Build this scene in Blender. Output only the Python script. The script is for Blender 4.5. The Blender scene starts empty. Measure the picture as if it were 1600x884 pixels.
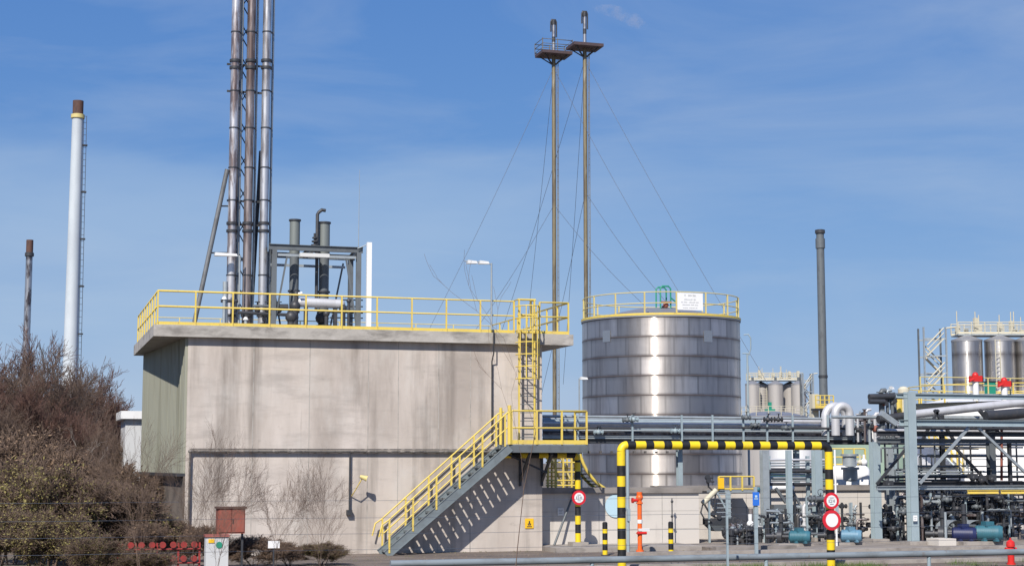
import bpy, math, random
from mathutils import Vector, Matrix
random.seed(7)
C = bpy.context
SC = C.scene
COL = SC.collection
R = math.radians
# ------------------------------------------------------------------ camera
YAW, PITCH, F, CZ = R(17.0), math.atan(280/2500.0), 2500.0, 3.0
cam_d = bpy.data.cameras.new('camera'); cam = bpy.data.objects.new('camera', cam_d); COL.objects.link(cam)
cam.location = (0, 0, CZ); cam.rotation_euler = (R(90)+PITCH, 0, -YAW)
cam_d.sensor_width = 36; cam_d.lens = F/1600*36; cam_d.clip_start = .5; cam_d.clip_end = 6000
SC.camera = cam
# ------------------------------------------------------------------ world and sun
SUN_AZ, SUN_EL = R(213), R(42)          # compass from +Y towards +X
w = bpy.data.worlds.new('World'); SC.world = w; w.use_nodes = True
nt = w.node_tree; N = nt.nodes; L = nt.links
bg = N['Background']
sky = N.new('ShaderNodeTexSky'); sky.sky_type = 'NISHITA'; sky.sun_disc = False
sky.sun_elevation = SUN_EL; sky.sun_rotation = SUN_AZ
sky.air_density = .9; sky.dust_density = .15; sky.ozone_density = 3.5; sky.altitude = 0
tc = N.new('ShaderNodeTexCoord'); mp = N.new('ShaderNodeMapping')
mp.inputs['Rotation'].default_value = (0, R(12), R(-20)); mp.inputs['Scale'].default_value = (1.6, 1.6, 7.5)
nz = N.new('ShaderNodeTexNoise'); nz.inputs['Scale'].default_value = 2.3; nz.inputs['Detail'].default_value = 9
nz.inputs['Roughness'].default_value = .56; nz.inputs['Distortion'].default_value = .5
rp = N.new('ShaderNodeValToRGB'); rp.color_ramp.elements[0].position = .47; rp.color_ramp.elements[1].position = .85
rp.color_ramp.elements[1].color = (.36, .36, .36, 1)
mx = N.new('ShaderNodeMix'); mx.data_type = 'RGBA'
mx.inputs['B'].default_value = (4.6, 5.2, 6.0, 1)
L.new(tc.outputs['Generated'], mp.inputs['Vector']); L.new(mp.outputs[0], nz.inputs['Vector'])
L.new(nz.outputs['Fac'], rp.inputs['Fac']); L.new(rp.outputs[0], mx.inputs['Factor'])
sp = N.new('ShaderNodeSeparateColor'); cbn = N.new('ShaderNodeCombineColor'); L.new(sky.outputs[0], sp.inputs[0])
for ch, pw, k in (('Red', .85, .56), ('Green', .60, 1.09), ('Blue', .32, 2.85)):      # grade of the clear spring sky
    m1_ = N.new('ShaderNodeMath'); m1_.operation = 'POWER'; m1_.inputs[1].default_value = pw; L.new(sp.outputs[ch], m1_.inputs[0])
    m2_ = N.new('ShaderNodeMath'); m2_.operation = 'MULTIPLY'; m2_.inputs[1].default_value = k; L.new(m1_.outputs[0], m2_.inputs[0]); L.new(m2_.outputs[0], cbn.inputs[ch])
L.new(cbn.outputs[0], mx.inputs['A']); L.new(mx.outputs['Result'], bg.inputs['Color'])
# soft cirrus bank low in the left half of the sky
sx_ = N.new('ShaderNodeSeparateXYZ'); L.new(tc.outputs['Generated'], sx_.inputs[0])
mp2_ = N.new('ShaderNodeMapping'); mp2_.inputs['Scale'].default_value = (3, 3, 14); mp2_.inputs['Rotation'].default_value = (0, R(-10), 0); L.new(tc.outputs['Generated'], mp2_.inputs['Vector'])
nb_ = N.new('ShaderNodeTexNoise'); nb_.inputs['Scale'].default_value = 1.6; nb_.inputs['Detail'].default_value = 8; L.new(mp2_.outputs[0], nb_.inputs['Vector'])
def mrange(src, a, b, c, d):
    m = N.new('ShaderNodeMapRange'); m.interpolation_type = 'SMOOTHSTEP'
    for k, v in (('From Min',a),('From Max',b),('To Min',c),('To Max',d)): m.inputs[k].default_value = v
    L.new(src, m.inputs['Value']); return m.outputs[0]
def wmath(op, a, b):
    m = N.new('ShaderNodeMath'); m.operation = op
    for i, v in enumerate((a, b)):
        if isinstance(v, (int, float)): m.inputs[i].default_value = v
        else: L.new(v, m.inputs[i])
    return m.outputs[0]
zz_ = wmath('ADD', sx_.outputs['Z'], wmath('MULTIPLY', wmath('SUBTRACT', nb_.outputs['Fac'], .5), .10))
band = wmath('MULTIPLY', mrange(zz_, .165, .215, 1, 0), mrange(sx_.outputs['X'], .22, .46, 1, .25))
band = wmath('MULTIPLY', band, mrange(nb_.outputs['Fac'], .25, .7, .22, .46))
mxb = N.new('ShaderNodeMix'); mxb.data_type = 'RGBA'; mxb.inputs['B'].default_value = (3.9, 5.0, 6.3, 1)
L.new(band, mxb.inputs['Factor']); L.new(mx.outputs['Result'], mxb.inputs['A']); L.new(mxb.outputs['Result'], bg.inputs['Color'])
bg.inputs['Strength'].default_value = .10
sd = bpy.data.lights.new('sun', 'SUN'); sd.energy = 4.6; sd.angle = R(.53); sd.color = (1, .94, .86)
sun = bpy.data.objects.new('sun', sd); COL.objects.link(sun)
sv = Vector((math.sin(SUN_AZ)*math.cos(SUN_EL), math.cos(SUN_AZ)*math.cos(SUN_EL), math.sin(SUN_EL)))
sun.rotation_euler = sv.to_track_quat('Z', 'Y').to_euler(); sun.location = (0, 0, 80)
vs = SC.view_settings
vs.view_transform = 'Standard'; vs.look = 'None'; vs.gamma = 1; vs.exposure = 0.28; vs.use_curve_mapping = False

# ------------------------------------------------------------------ helpers
_r = Vector((math.cos(YAW), -math.sin(YAW), 0))
_f = Vector((math.sin(YAW)*math.cos(PITCH), math.cos(YAW)*math.cos(PITCH), math.sin(PITCH)))
_u = Vector((-math.sin(YAW)*math.sin(PITCH), -math.cos(YAW)*math.sin(PITCH), math.cos(PITCH)))
FH = Vector((math.sin(YAW), math.cos(YAW), 0))
def P(px, py, Y=None, X=None, Z=None, D=None):
    """world point seen at (px, py) of the photograph, on the plane given (D: ground distance ahead)"""
    d = _f + _r*((px-800)/F) + _u*((442-py)/F)
    if Y is not None: t = Y/d.y
    elif X is not None: t = X/d.x
    elif Z is not None: t = (Z-CZ)/d.z
    else: t = D/d.dot(FH)
    return Vector((0, 0, CZ)) + d*t
def xy0(px, D):
    p = P(px, 722, D=D); return Vector((p.x, p.y, 0))

class MB:
    """collects shapes into one mesh"""
    def __init__(s): s.v = []; s.f = []; s.sm = []; s.mi = []; s.m = 0
    def add(s, vs, fs, smooth=False):
        o = len(s.v); s.v += [tuple(x) for x in vs]
        for q in fs: s.f.append([o+i for i in q]); s.sm.append(smooth); s.mi.append(s.m)
        return s
    def box(s, x0, x1, y0, y1, z0, z1):
        return s.add([(x0,y0,z0),(x1,y0,z0),(x1,y1,z0),(x0,y1,z0),(x0,y0,z1),(x1,y0,z1),(x1,y1,z1),(x0,y1,z1)],
            [(0,3,2,1),(4,5,6,7),(0,1,5,4),(1,2,6,5),(2,3,7,6),(3,0,4,7)])
    def hull(s, bot, top):
        n = len(bot)
        return s.add(list(bot)+list(top), [tuple(range(n-1,-1,-1)), tuple(range(n,2*n))]+[(i,(i+1)%n,n+(i+1)%n,n+i) for i in range(n)])
    def beam(s, p, q, w, h=None, up=(0,0,1)):
        h = h or w; p = Vector(p); q = Vector(q); d = (q-p).normalized(); up = Vector(up)
        if abs(d.dot(up)) > .98: up = Vector((0,1,0))
        a = d.cross(up).normalized()*(w/2); b = a.cross(d).normalized()*(h/2)
        o = [-a-b, a-b, a+b, -a+b]
        vs = [p+k for k in o]+[q+k for k in o]
        return s.add(vs, [(0,1,2,3),(7,6,5,4),(0,4,5,1),(1,5,6,2),(2,6,7,3),(3,7,4,0)])
    def ibeam(s, p, q, w, h, t=.018, up=(0,0,1)):
        p = Vector(p); q = Vector(q); d = (q-p).normalized(); up = Vector(up)
        if abs(d.dot(up)) > .98: up = Vector((0,1,0))
        a = d.cross(up).normalized(); b = a.cross(d).normalized()
        s.beam(p+b*(h/2-t/2), q+b*(h/2-t/2), w, t, up); s.beam(p-b*(h/2-t/2), q-b*(h/2-t/2), w, t, up)
        return s.beam(p, q, t, h-2*t-.002, up)
    def cyl(s, p, q, r0, r1=None, n=12, caps=True):
        r1 = r0 if r1 is None else r1; p = Vector(p); q = Vector(q); d = (q-p)
        if d.length < 1e-6: return s
        d.normalize(); up = Vector((0,0,1)) if abs(d.z) < .9 else Vector((1,0,0))
        a = d.cross(up).normalized(); b = d.cross(a)
        ring = [a*math.cos(2*math.pi*i/n)+b*math.sin(2*math.pi*i/n) for i in range(n)]
        A = [p+k*r0 for k in ring]; B = [q+k*r1 for k in ring]
        s.add(A+B, [(i, n+i, n+(i+1)%n, (i+1)%n) for i in range(n)], True)
        if caps:
            if r0 > 1e-4: s.add(A, [tuple(range(n))])
            if r1 > 1e-4: s.add(B, [tuple(range(n-1,-1,-1))])
        return s
    def tube(s, pts, r, n=10, caps=True, rs=None):
        pts = [Vector(p) for p in pts]; m = len(pts)
        if m == 2: return s.cyl(pts[0], pts[1], r, r, n, caps)
        vs = []; prev = None
        for i, p in enumerate(pts):
            d = (pts[min(i+1,m-1)]-pts[max(i-1,0)]).normalized()
            if prev is None:
                up = Vector((0,0,1)) if abs(d.z) < .9 else Vector((1,0,0)); a = d.cross(up).normalized()
            else: a = (prev-d*prev.dot(d)).normalized()
            prev = a; b = d.cross(a); rr = rs[i] if rs else r
            if 0 < i < m-1:
                c = (pts[i]-pts[i-1]).normalized().dot((pts[i+1]-pts[i]).normalized())
                rr = rr/max(.6, math.sqrt((1+c)/2))
            vs += [p+a*rr*math.cos(2*math.pi*k/n)+b*rr*math.sin(2*math.pi*k/n) for k in range(n)]
        s.add(vs, [(i*n+k, (i+1)*n+k, (i+1)*n+(k+1)%n, i*n+(k+1)%n) for i in range(m-1) for k in range(n)], True)
        if caps:
            s.add(vs[:n], [tuple(range(n))]); s.add(vs[-n:], [tuple(range(n-1,-1,-1))])
        return s
    def lathe(s, c, prof, n=32, a0=0, a1=2*math.pi):
        """prof: [(r, z)...] about the vertical through c"""
        full = abs(a1-a0-2*math.pi) < 1e-6; k = n if full else n+1; cx, cy, cz = c
        for (r0,z0),(r1,z1) in zip(prof, prof[1:]):
            vs = []
            for r, z in ((r0,z0),(r1,z1)):
                vs += [(cx+r*math.cos(a0+(a1-a0)*i/n), cy+r*math.sin(a0+(a1-a0)*i/n), cz+z) for i in range(k)]
            s.add(vs, [(i,(i+1)%k,k+(i+1)%k,k+i) for i in range(n)], True)
        return s
    def disc(s, c, nrm, r, t, n=24):
        c = Vector(c); nrm = Vector(nrm).normalized()
        return s.cyl(c-nrm*t/2, c+nrm*t/2, r, r, n)
    def ball(s, c, r, n=12, sq=(1,1,1)):
        c = Vector(c); m = n//2; vs = []
        for j in range(m+1):
            t = math.pi*j/m
            for i in range(n):
                a = 2*math.pi*i/n
                vs.append((c.x+r*sq[0]*math.sin(t)*math.cos(a), c.y+r*sq[1]*math.sin(t)*math.sin(a), c.z+r*sq[2]*math.cos(t)))
        return s.add(vs, [(j*n+i, (j+1)*n+i, (j+1)*n+(i+1)%n, j*n+(i+1)%n) for j in range(m) for i in range(n)], True)
    def build(s, name, mats, parent=None, base=None):
        if not isinstance(mats, (list, tuple)): mats = [mats]
        if parent is not None: o0 = ROOT.get(parent.name, Vector((0,0,0)))
        else: o0 = Vector(base) if base is not None else Vector((0,0,0))
        me = bpy.data.meshes.new(name)
        me.from_pydata([(x-o0.x, y-o0.y, z-o0.z) for x, y, z in s.v], [], s.f)
        for m in mats: me.materials.append(m)
        me.polygons.foreach_set('use_smooth', s.sm); me.polygons.foreach_set('material_index', s.mi)
        me.update()
        ob = bpy.data.objects.new(name, me); COL.objects.link(ob)
        if parent is not None: ob.parent = parent; ROOT[ob.name] = o0
        else: ob.location = o0; ROOT[ob.name] = o0
        return ob
ROOT = {}
def tag(o, label=None, cat=None, group=None, kind=None):
    if label: o['label'] = label
    if cat: o['category'] = cat
    if group: o['group'] = group
    if kind: o['kind'] = kind
    return o
def thing(name, label, cat, base, group=None):
    o = bpy.data.objects.new(name, None); COL.objects.link(o); o.location = base; o.empty_display_size = .3
    ROOT[o.name] = Vector(base); return tag(o, label, cat, group)
def copy_tree(o, parent=None):
    c = o.copy(); COL.objects.link(c); c.parent = parent; ROOT[c.name] = ROOT.get(o.name, Vector((0,0,0)))
    for ch in list(o.children): copy_tree(ch, c)
    return c
def put(o, loc, label, rz=None, sc=None, group=None):
    o.location = loc; o['label'] = label
    if rz is not None: o.rotation_euler.z = rz
    if sc is not None: o.scale = sc if isinstance(sc, tuple) else (sc, sc, sc)
    if group: o['group'] = group
    return o

# ------------------------------------------------------------------ materials
def mat(name, col, rough=.55, metal=0.0, layers=(), bump=None, coords='Object', aniso=0, spec=None):
    """layers: (colour, scale xyz, low, high, amount)"""
    m = bpy.data.materials.new(name); m.use_nodes = True; t = m.node_tree; n = t.nodes; l = t.links
    b = n['Principled BSDF']; b.inputs['Roughness'].default_value = rough; b.inputs['Metallic'].default_value = metal
    if spec is not None: b.inputs['Specular IOR Level'].default_value = spec
    tcx = n.new('ShaderNodeTexCoord')
    cur = None
    def noise(scale, det=6, ro=.6):
        mpp = n.new('ShaderNodeMapping'); mpp.inputs['Scale'].default_value = scale
        l.new(tcx.outputs[coords], mpp.inputs['Vector'])
        z = n.new('ShaderNodeTexNoise'); z.inputs['Scale'].default_value = 1; z.inputs['Detail'].default_value = det
        z.inputs['Roughness'].default_value = ro; l.new(mpp.outputs[0], z.inputs['Vector']); return z.outputs['Fac']
    c = n.new('ShaderNodeRGB'); c.outputs[0].default_value = (*col, 1); cur = c.outputs[0]
    for (c2, scl, lo, hi, amt) in layers:
        mr = n.new('ShaderNodeMapRange'); mr.inputs['From Min'].default_value = lo; mr.inputs['From Max'].default_value = hi
        mr.inputs['To Max'].default_value = amt; l.new(noise(scl), mr.inputs['Value'])
        mm = n.new('ShaderNodeMix'); mm.data_type = 'RGBA'; mm.inputs['B'].default_value = (*c2, 1)
        l.new(mr.outputs[0], mm.inputs['Factor']); l.new(cur, mm.inputs['A']); cur = mm.outputs['Result']
    l.new(cur, b.inputs['Base Color'])
    if bump:
        bp = n.new('ShaderNodeBump'); bp.inputs['Strength'].default_value = bump[1]; bp.inputs['Distance'].default_value = bump[2] if len(bump) > 2 else .02
        l.new(noise(bump[0]), bp.inputs['Height']); l.new(bp.outputs[0], b.inputs['Normal'])
    return m
def steel_plate(name, col, dark, cw, ch, R0=3.5, rough=.38, metal=.85, seam=.03):
    """welded plate cylinder: tone per plate painting in uneven reflections, dark weld seams and streaks; object origin on the axis"""
    m = bpy.data.materials.new(name); m.use_nodes = True; t = m.node_tree; n = t.nodes; l = t.links
    b = n['Principled BSDF']; b.inputs['Metallic'].default_value = metal
    tcx = n.new('ShaderNodeTexCoord'); sx = n.new('ShaderNodeSeparateXYZ'); l.new(tcx.outputs['Object'], sx.inputs[0])
    at = n.new('ShaderNodeMath'); at.operation = 'ARCTAN2'; l.new(sx.outputs['Y'], at.inputs[0]); l.new(sx.outputs['X'], at.inputs[1])
    mu = n.new('ShaderNodeMath'); mu.operation = 'MULTIPLY'; mu.inputs[1].default_value = R0; l.new(at.outputs[0], mu.inputs[0])
    cb = n.new('ShaderNodeCombineXYZ'); l.new(mu.outputs[0], cb.inputs['X']); l.new(sx.outputs['Z'], cb.inputs['Y'])
    br = n.new('ShaderNodeTexBrick'); l.new(cb.outputs[0], br.inputs['Vector'])
    br.inputs['Scale'].default_value = 1; br.inputs['Brick Width'].default_value = cw; br.inputs['Row Height'].default_value = ch
    br.inputs['Mortar Size'].default_value = .07; br.inputs['Mortar Smooth'].default_value = 1.0
    br.inputs['Color1'].default_value = (*col, 1); br.inputs['Color2'].default_value = (*[k*.58 for k in col], 1); br.inputs['Mortar'].default_value = (*[k*.45 for k in col], 1)  # light and dark plates paint in the reflections of warped steel
    br.offset = .37
    def streak(sc, lo, hi, amt, c2, cur):
        mpp = n.new('ShaderNodeMapping'); mpp.inputs['Scale'].default_value = sc; l.new(cb.outputs[0], mpp.inputs['Vector'])
        z = n.new('ShaderNodeTexNoise'); z.inputs['Scale'].default_value = 1; z.inputs['Detail'].default_value = 6; l.new(mpp.outputs[0], z.inputs['Vector'])
        mr = n.new('ShaderNodeMapRange'); mr.inputs['From Min'].default_value = lo; mr.inputs['From Max'].default_value = hi; mr.inputs['To Max'].default_value = amt
        l.new(z.outputs['Fac'], mr.inputs['Value'])
        mm = n.new('ShaderNodeMix'); mm.data_type = 'RGBA'; mm.inputs['B'].default_value = (*c2, 1)
        l.new(mr.outputs[0], mm.inputs['Factor']); l.new(cur, mm.inputs['A']); return mm.outputs['Result']
    cur = streak((1.3, .12, 1), .42, .66, .7, tuple(k*.6 for k in col), br.outputs['Color'])
    cur = streak((5, .5, 1), .5, .75, .4, dark, cur)
    dv = n.new('ShaderNodeMath'); dv.operation = 'DIVIDE'; dv.inputs[1].default_value = ch; l.new(sx.outputs['Z'], dv.inputs[0])
    fr_ = n.new('ShaderNodeMath'); fr_.operation = 'FRACT'; l.new(dv.outputs[0], fr_.inputs[0])
    cr = n.new('ShaderNodeValToRGB'); e = cr.color_ramp.elements; e[0].position = 0; e[0].color = (.9,.9,.9,1); e[1].position = .14; e[1].color = (0,0,0,1)
    for p_, v_ in ((.045,.62),(.72,0),(.88,.32),(1.0,.95)): q_ = e.new(p_); q_.color = (v_,v_,v_,1)
    l.new(fr_.outputs[0], cr.inputs[0])
    zs = n.new('ShaderNodeTexNoise'); ms = n.new('ShaderNodeMapping'); ms.inputs['Scale'].default_value = (1.6,.6,1); l.new(cb.outputs[0], ms.inputs['Vector']); l.new(ms.outputs[0], zs.inputs['Vector']); zs.inputs['Scale'].default_value = 1; zs.inputs['Detail'].default_value = 5
    rs_ = n.new('ShaderNodeMapRange'); rs_.inputs['From Min'].default_value = .35; rs_.inputs['From Max'].default_value = .62; rs_.inputs['To Min'].default_value = .35; l.new(zs.outputs['Fac'], rs_.inputs['Value'])
    mf = n.new('ShaderNodeMath'); mf.operation = 'MULTIPLY'; l.new(cr.outputs[0], mf.inputs[0]); l.new(rs_.outputs[0], mf.inputs[1])
    mm = n.new('ShaderNodeMix'); mm.data_type = 'RGBA'; mm.inputs['B'].default_value = (*dark, 1); l.new(mf.outputs[0], mm.inputs['Factor']); l.new(cur, mm.inputs['A']); cur = mm.outputs['Result']
    l.new(cur, b.inputs['Base Color'])
    z2 = n.new('ShaderNodeTexNoise'); mp2 = n.new('ShaderNodeMapping'); mp2.inputs['Scale'].default_value = (.8, 1.6, 1)
    l.new(cb.outputs[0], mp2.inputs['Vector']); l.new(mp2.outputs[0], z2.inputs['Vector']); z2.inputs['Scale'].default_value = 1
    bp = n.new('ShaderNodeBump'); bp.inputs['Strength'].default_value = .25; bp.inputs['Distance'].default_value = .03
    l.new(z2.outputs['Fac'], bp.inputs['Height']); l.new(bp.outputs[0], b.inputs['Normal'])
    b.inputs['Roughness'].default_value = rough+.18
    b.inputs['Anisotropic'].default_value = .6; b.inputs['Anisotropic Rotation'].default_value = .25
    tg = n.new('ShaderNodeTangent'); tg.direction_type = 'RADIAL'; tg.axis = 'Z'; l.new(tg.outputs[0], b.inputs['Tangent'])
    gl = n.new('ShaderNodeBsdfAnisotropic'); gl.inputs['Roughness'].default_value = .30; gl.inputs['Anisotropy'].default_value = .80; gl.inputs['Rotation'].default_value = 0
    l.new(tg.outputs[0], gl.inputs['Tangent']); l.new(cur, gl.inputs['Color']); l.new(bp.outputs[0], gl.inputs['Normal'])
    ms_ = n.new('ShaderNodeMixShader'); ms_.inputs[0].default_value = .34; l.new(b.outputs[0], ms_.inputs[1]); l.new(gl.outputs[0], ms_.inputs[2])
    l.new(ms_.outputs[0], n['Material Output'].inputs['Surface'])
    return m
MT = {}
MT['wall'] = mat('board_marked_concrete', (.535,.475,.42), .9, 0, [((.33,.285,.25),(.35,.35,.10),.45,.66,.75), ((.22,.19,.165),(1.5,1.5,.10),.50,.68,.8), ((.62,.555,.50),(.6,.6,.15),.50,.68,.8), ((.25,.22,.19),(5,5,.22),.60,.74,.5),
    ((.56,.53,.49),(.9,.9,.5),.5,.8,.7), ((.20,.18,.155),(3.5,3.5,5),.60,.8,.4), ((.27,.24,.215),(.5,.5,2.2),.50,.70,.45)], ((3,3,3),.25,.03))
MT['bund'] = mat('bund_concrete', (.58,.54,.49), .9, 0, [((.38,.34,.31),(.8,.8,.25),.5,.75,.7), ((.26,.23,.2),(2.5,2.5,.3),.6,.8,.5)], ((3,3,3),.3,.02))
MT['slab'] = mat('roof_concrete', (.40,.375,.34), .9, 0, [((.16,.145,.13),(.9,.9,2.5),.5,.68,.75), ((.55,.52,.48),(2,2,2),.55,.75,.6)], ((4,4,4),.4,.03))
MT['coping'] = mat('coping_concrete', (.26,.235,.215), .9, 0, [((.11,.10,.09),(1.2,1.2,3),.45,.7,.7)], ((4,4,4),.4,.03))
MT['green_wall'] = mat('algae_green_cladding', (.30,.30,.235), .8, 0, [((.19,.185,.13),(1.3,1.3,.15),.5,.7,.8), ((.40,.40,.31),(2,2,.2),.55,.75,.6)], ((6,6,1),.3,.02))
MT['brown_wall'] = mat('dark_brown_wall', (.16,.13,.105), .95, 0, [((.06,.05,.045),(1,1,1.5),.45,.65,.8)], ((5,5,5),.4,.03))  # dark brown; on the main building its darkness paints in shade
MT['annex'] = mat('whitewashed_wall', (.55,.56,.56), .9, 0, [((.35,.35,.34),(1,1,.6),.5,.75,.6)])
MT['yellow'] = mat('yellow_paint', (.70,.53,.10), .5, 0, [((.56,.42,.15),(3,3,3),.45,.7,.7), ((.22,.13,.06),(7,7,9),.60,.74,.6)])
MT['yellow_pale'] = mat('faded_yellow_paint', (.60,.50,.20), .6, 0, [((.45,.38,.2),(4,4,4),.5,.75,.6)])
MT['haz_yellow'] = mat('hazard_yellow', (.80,.58,.015), .45, 0, [((.58,.40,.05),(3,3,2),.5,.75,.6), ((.25,.18,.08),(9,9,5),.60,.72,.7)])
MT['haz_black'] = mat('hazard_black', (.014,.014,.015), .5, 0, [((.07,.065,.06),(7,7,4),.55,.75,.6)])
MT['galv'] = mat('galvanised_steel', (.36,.40,.42), .5, .35, [((.24,.27,.29),(4,4,4),.45,.7,.6), ((.22,.15,.1),(7,7,7),.68,.8,.4)])
MT['grey_blue'] = mat('grey_blue_paint', (.30,.37,.40), .5, 0, [((.22,.28,.31),(2,2,1),.45,.7,.6), ((.2,.14,.1),(8,8,8),.68,.8,.4)])
MT['dark'] = mat('dark_steel', (.045,.048,.055), .5, .2, [((.10,.085,.075),(5,5,5),.5,.75,.6)])
MT['darkgrey'] = mat('dark_grey_paint', (.12,.135,.145), .5, 0, [((.07,.075,.08),(2,2,1),.5,.7,.6)])
MT['tread'] = mat('grating_steel', (.20,.23,.245), .6, .3, [((.12,.13,.14),(6,6,6),.45,.7,.7)])
MT['silver'] = mat('aluminium_lagging', (.58,.58,.59), .5, .3, [((.42,.41,.41),(3,3,.5),.5,.75,.6)], ((9,9,9),.1,.01))
MT['rusty_silver'] = mat('rust_streaked_steel', (.66,.64,.64), .38, .65, [((.16,.10,.085),(3.2,3.2,.55),.47,.58,.85), ((.11,.05,.035),(6,6,1.2),.55,.66,.8)], ((8,8,2),.2,.01))
MT['rusty_brown'] = mat('brown_rusty_steel', (.31,.27,.265), .45, .6, [((.10,.065,.055),(4,4,.5),.44,.58,.85), ((.5,.47,.46),(6,6,.8),.56,.7,.7)])
MT['mast'] = mat('weathered_mast_steel', (.22,.185,.115), .6, .3, [((.08,.06,.045),(2,2,.35),.45,.62,.8), ((.40,.37,.30),(3,3,.5),.58,.7,.5)])
MT['rust'] = mat('rust', (.11,.055,.04), .8, 0, [((.045,.03,.03),(4,4,2),.45,.7,.8)])
MT['platform'] = mat('dark_platform', (.07,.05,.055), .7, .1, [((.14,.07,.06),(4,4,4),.5,.7,.5)])
MT['white'] = mat('white_paint', (.78,.78,.77), .5, 0, [((.62,.61,.58),(1,1,.3),.5,.8,.5)])
MT['chimney_white'] = mat('chimney_white', (.50,.55,.585), .55, 0, [((.40,.43,.46),(.35,.35,.10),.47,.68,.75), ((.60,.64,.66),(.6,.6,.3),.5,.7,.5)])
MT['white_tank'] = mat('white_tank_paint', (.80,.79,.77), .5, 0, [((.68,.66,.62),(.8,.8,.15),.5,.8,.5)])
MT['green_tank'] = mat('green_tank_paint', (.27,.36,.28), .55, 0, [((.20,.27,.21),(.6,.6,.15),.5,.75,.6)])
MT['cream'] = mat('cream_paint', (.56,.52,.40), .6, 0, [((.50,.42,.26),(1,1,1),.5,.75,.6)])
MT['green'] = mat('green_paint', (.02,.25,.16), .5)
MT['red'] = mat('red_paint', (.62,.025,.02), .4, 0, [((.42,.03,.03),(6,6,6),.5,.7,.5)])
MT['red_cab'] = mat('faded_red_paint', (.28,.075,.05), .7, 0, [((.16,.06,.045),(3,3,3),.45,.7,.7), ((.34,.14,.1),(6,6,2),.5,.7,.5)])
MT['orange'] = mat('orange_paint', (.85,.14,.02), .45)
MT['teal'] = mat('teal_motor_paint', (.035,.14,.185), .55, 0, [((.03,.10,.13),(6,6,6),.5,.7,.6)])
MT['lightblue'] = mat('light_blue_motor_paint', (.12,.25,.35), .5, 0, [((.07,.14,.2),(6,6,6),.5,.7,.6)])
MT['blue'] = mat('blue_paint', (.012,.02,.085), .5, 0, [((.02,.02,.05),(5,5,5),.45,.7,.7)])
MT['signblue'] = mat('sign_blue', (.03,.16,.62), .4)
MT['paleblue'] = mat('pale_blue_sign', (.45,.62,.70), .5)
MT['signred'] = mat('sign_red', (.62,.02,.035), .4)
MT['signyellow'] = mat('sign_yellow', (.85,.50,.02), .4)
MT['ink'] = mat('sign_ink', (.03,.03,.04), .6)
MT['greyink'] = mat('grey_sign_print', (.22,.24,.27), .6)
MT['lamp'] = mat('lamp_housing', (.62,.62,.60), .4)
MT['soil'] = mat('ground_soil', (.17,.135,.105), .95, 0, [((.10,.075,.06),(.5,.5,.5),.4,.65,.7), ((.26,.22,.18),(3,3,3),.5,.75,.7), ((.08,.10,.035),(.35,.35,.35),.52,.66,.7)], ((8,8,8),.7,.06))
MT['yard'] = mat('yard_asphalt', (.13,.105,.09), .9, 0, [((.22,.18,.15),(.35,1.4,1),.45,.68,.8), ((.05,.045,.045),(.5,1.5,1),.55,.7,.8), ((.26,.10,.07),(1.2,4,1),.64,.72,.5)], ((9,9,9),.4,.03))
MT['kerb'] = mat('kerb_concrete', (.33,.30,.27), .9, 0, [((.15,.13,.12),(2,2,3),.45,.7,.7)], ((6,6,6),.4,.02))
MT['bark'] = mat('bark', (.105,.08,.068), .95, 0, [((.05,.04,.036),(3,3,1),.45,.65,.7)])
MT['twig'] = mat('reddish_twigs', (.125,.066,.05), .9, 0, [((.14,.085,.07),(.6,.6,.6),.5,.7,.7)])
MT['twig2'] = mat('brown_twigs', (.16,.11,.08), .9, 0, [((.07,.045,.04),(.5,.5,.5),.45,.65,.7)])
MT['leaf'] = mat('olive_leaves', (.25,.215,.07), .8, 0, [((.14,.11,.045),(1.2,1.2,1.2),.45,.65,.8), ((.27,.21,.09),(2.5,2.5,2.5),.55,.7,.6)])
MT['deadleaf'] = mat('dry_leaves', (.24,.16,.10), .9, 0, [((.12,.075,.05),(1.2,1.2,1.2),.45,.65,.8)])
MT['grass'] = mat('grass_blades', (.085,.14,.03), .85, 0, [((.16,.15,.06),(1.2,1.2,1.2),.5,.7,.7)])
MT['tank'] = steel_plate('welded_stainless_plate', (.80,.74,.69), (.17,.15,.14), 1.05, .838, 3.5, .27, .88, .035)
MT['silo'] = steel_plate('silo_steel', (.80,.78,.76), (.22,.20,.19), 2.2, 2.6, 1.4, .36)
MT['silo_far'] = mat('pale_silo_steel', (.43,.405,.38), .55, .25, [((.27,.25,.23),(1.2,1.2,.1),.5,.7,.6)])
MT['roofsteel'] = mat('tank_roof', (.33,.33,.34), .5, .5)

MT['pave'] = mat('stained_pavement', (.27,.235,.20), .9, 0, [((.13,.11,.10),(.8,1.5,2),.45,.66,.8), ((.06,.05,.05),(1.6,3,3),.58,.7,.8), ((.30,.14,.09),(1.5,3,3),.63,.73,.5)], ((6,6,6),.4,.02))
# ------------------------------------------------------------------ ground
def sheet(name, x0, x1, y0, y1, z, m, kind='structure', n=1):
    b = MB()
    b.add([(x0,y0,z),(x1,y0,z),(x1,y1,z),(x0,y1,z)], [(0,1,2,3)])
    return tag(b.build(name, m), kind=kind)
sheet('ground', -2500, 2500, -300, 4500, 0, MT['soil'])
sheet('yard', 4, 70, 43.2, 53.5, .004, MT['yard'])
sheet('tank_compound_floor', 18.9, 70, 57.3, 130, .004, MT['kerb'])
b = MB(); b.box(18.5, 70, 48.15, 48.45, 0, .16); tag(b.build('kerb', MT['kerb']), kind='structure')
b = MB(); b.box(22.6, 70, 48.452, 56.6, .0, .12); tag(b.build('pump_pavement', MT['pave']), kind='structure')
b = MB(); b.box(14, 60, 43.0, 43.2, 0, .12); tag(b.build('yard_kerb', MT['kerb']), kind='structure')

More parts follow.
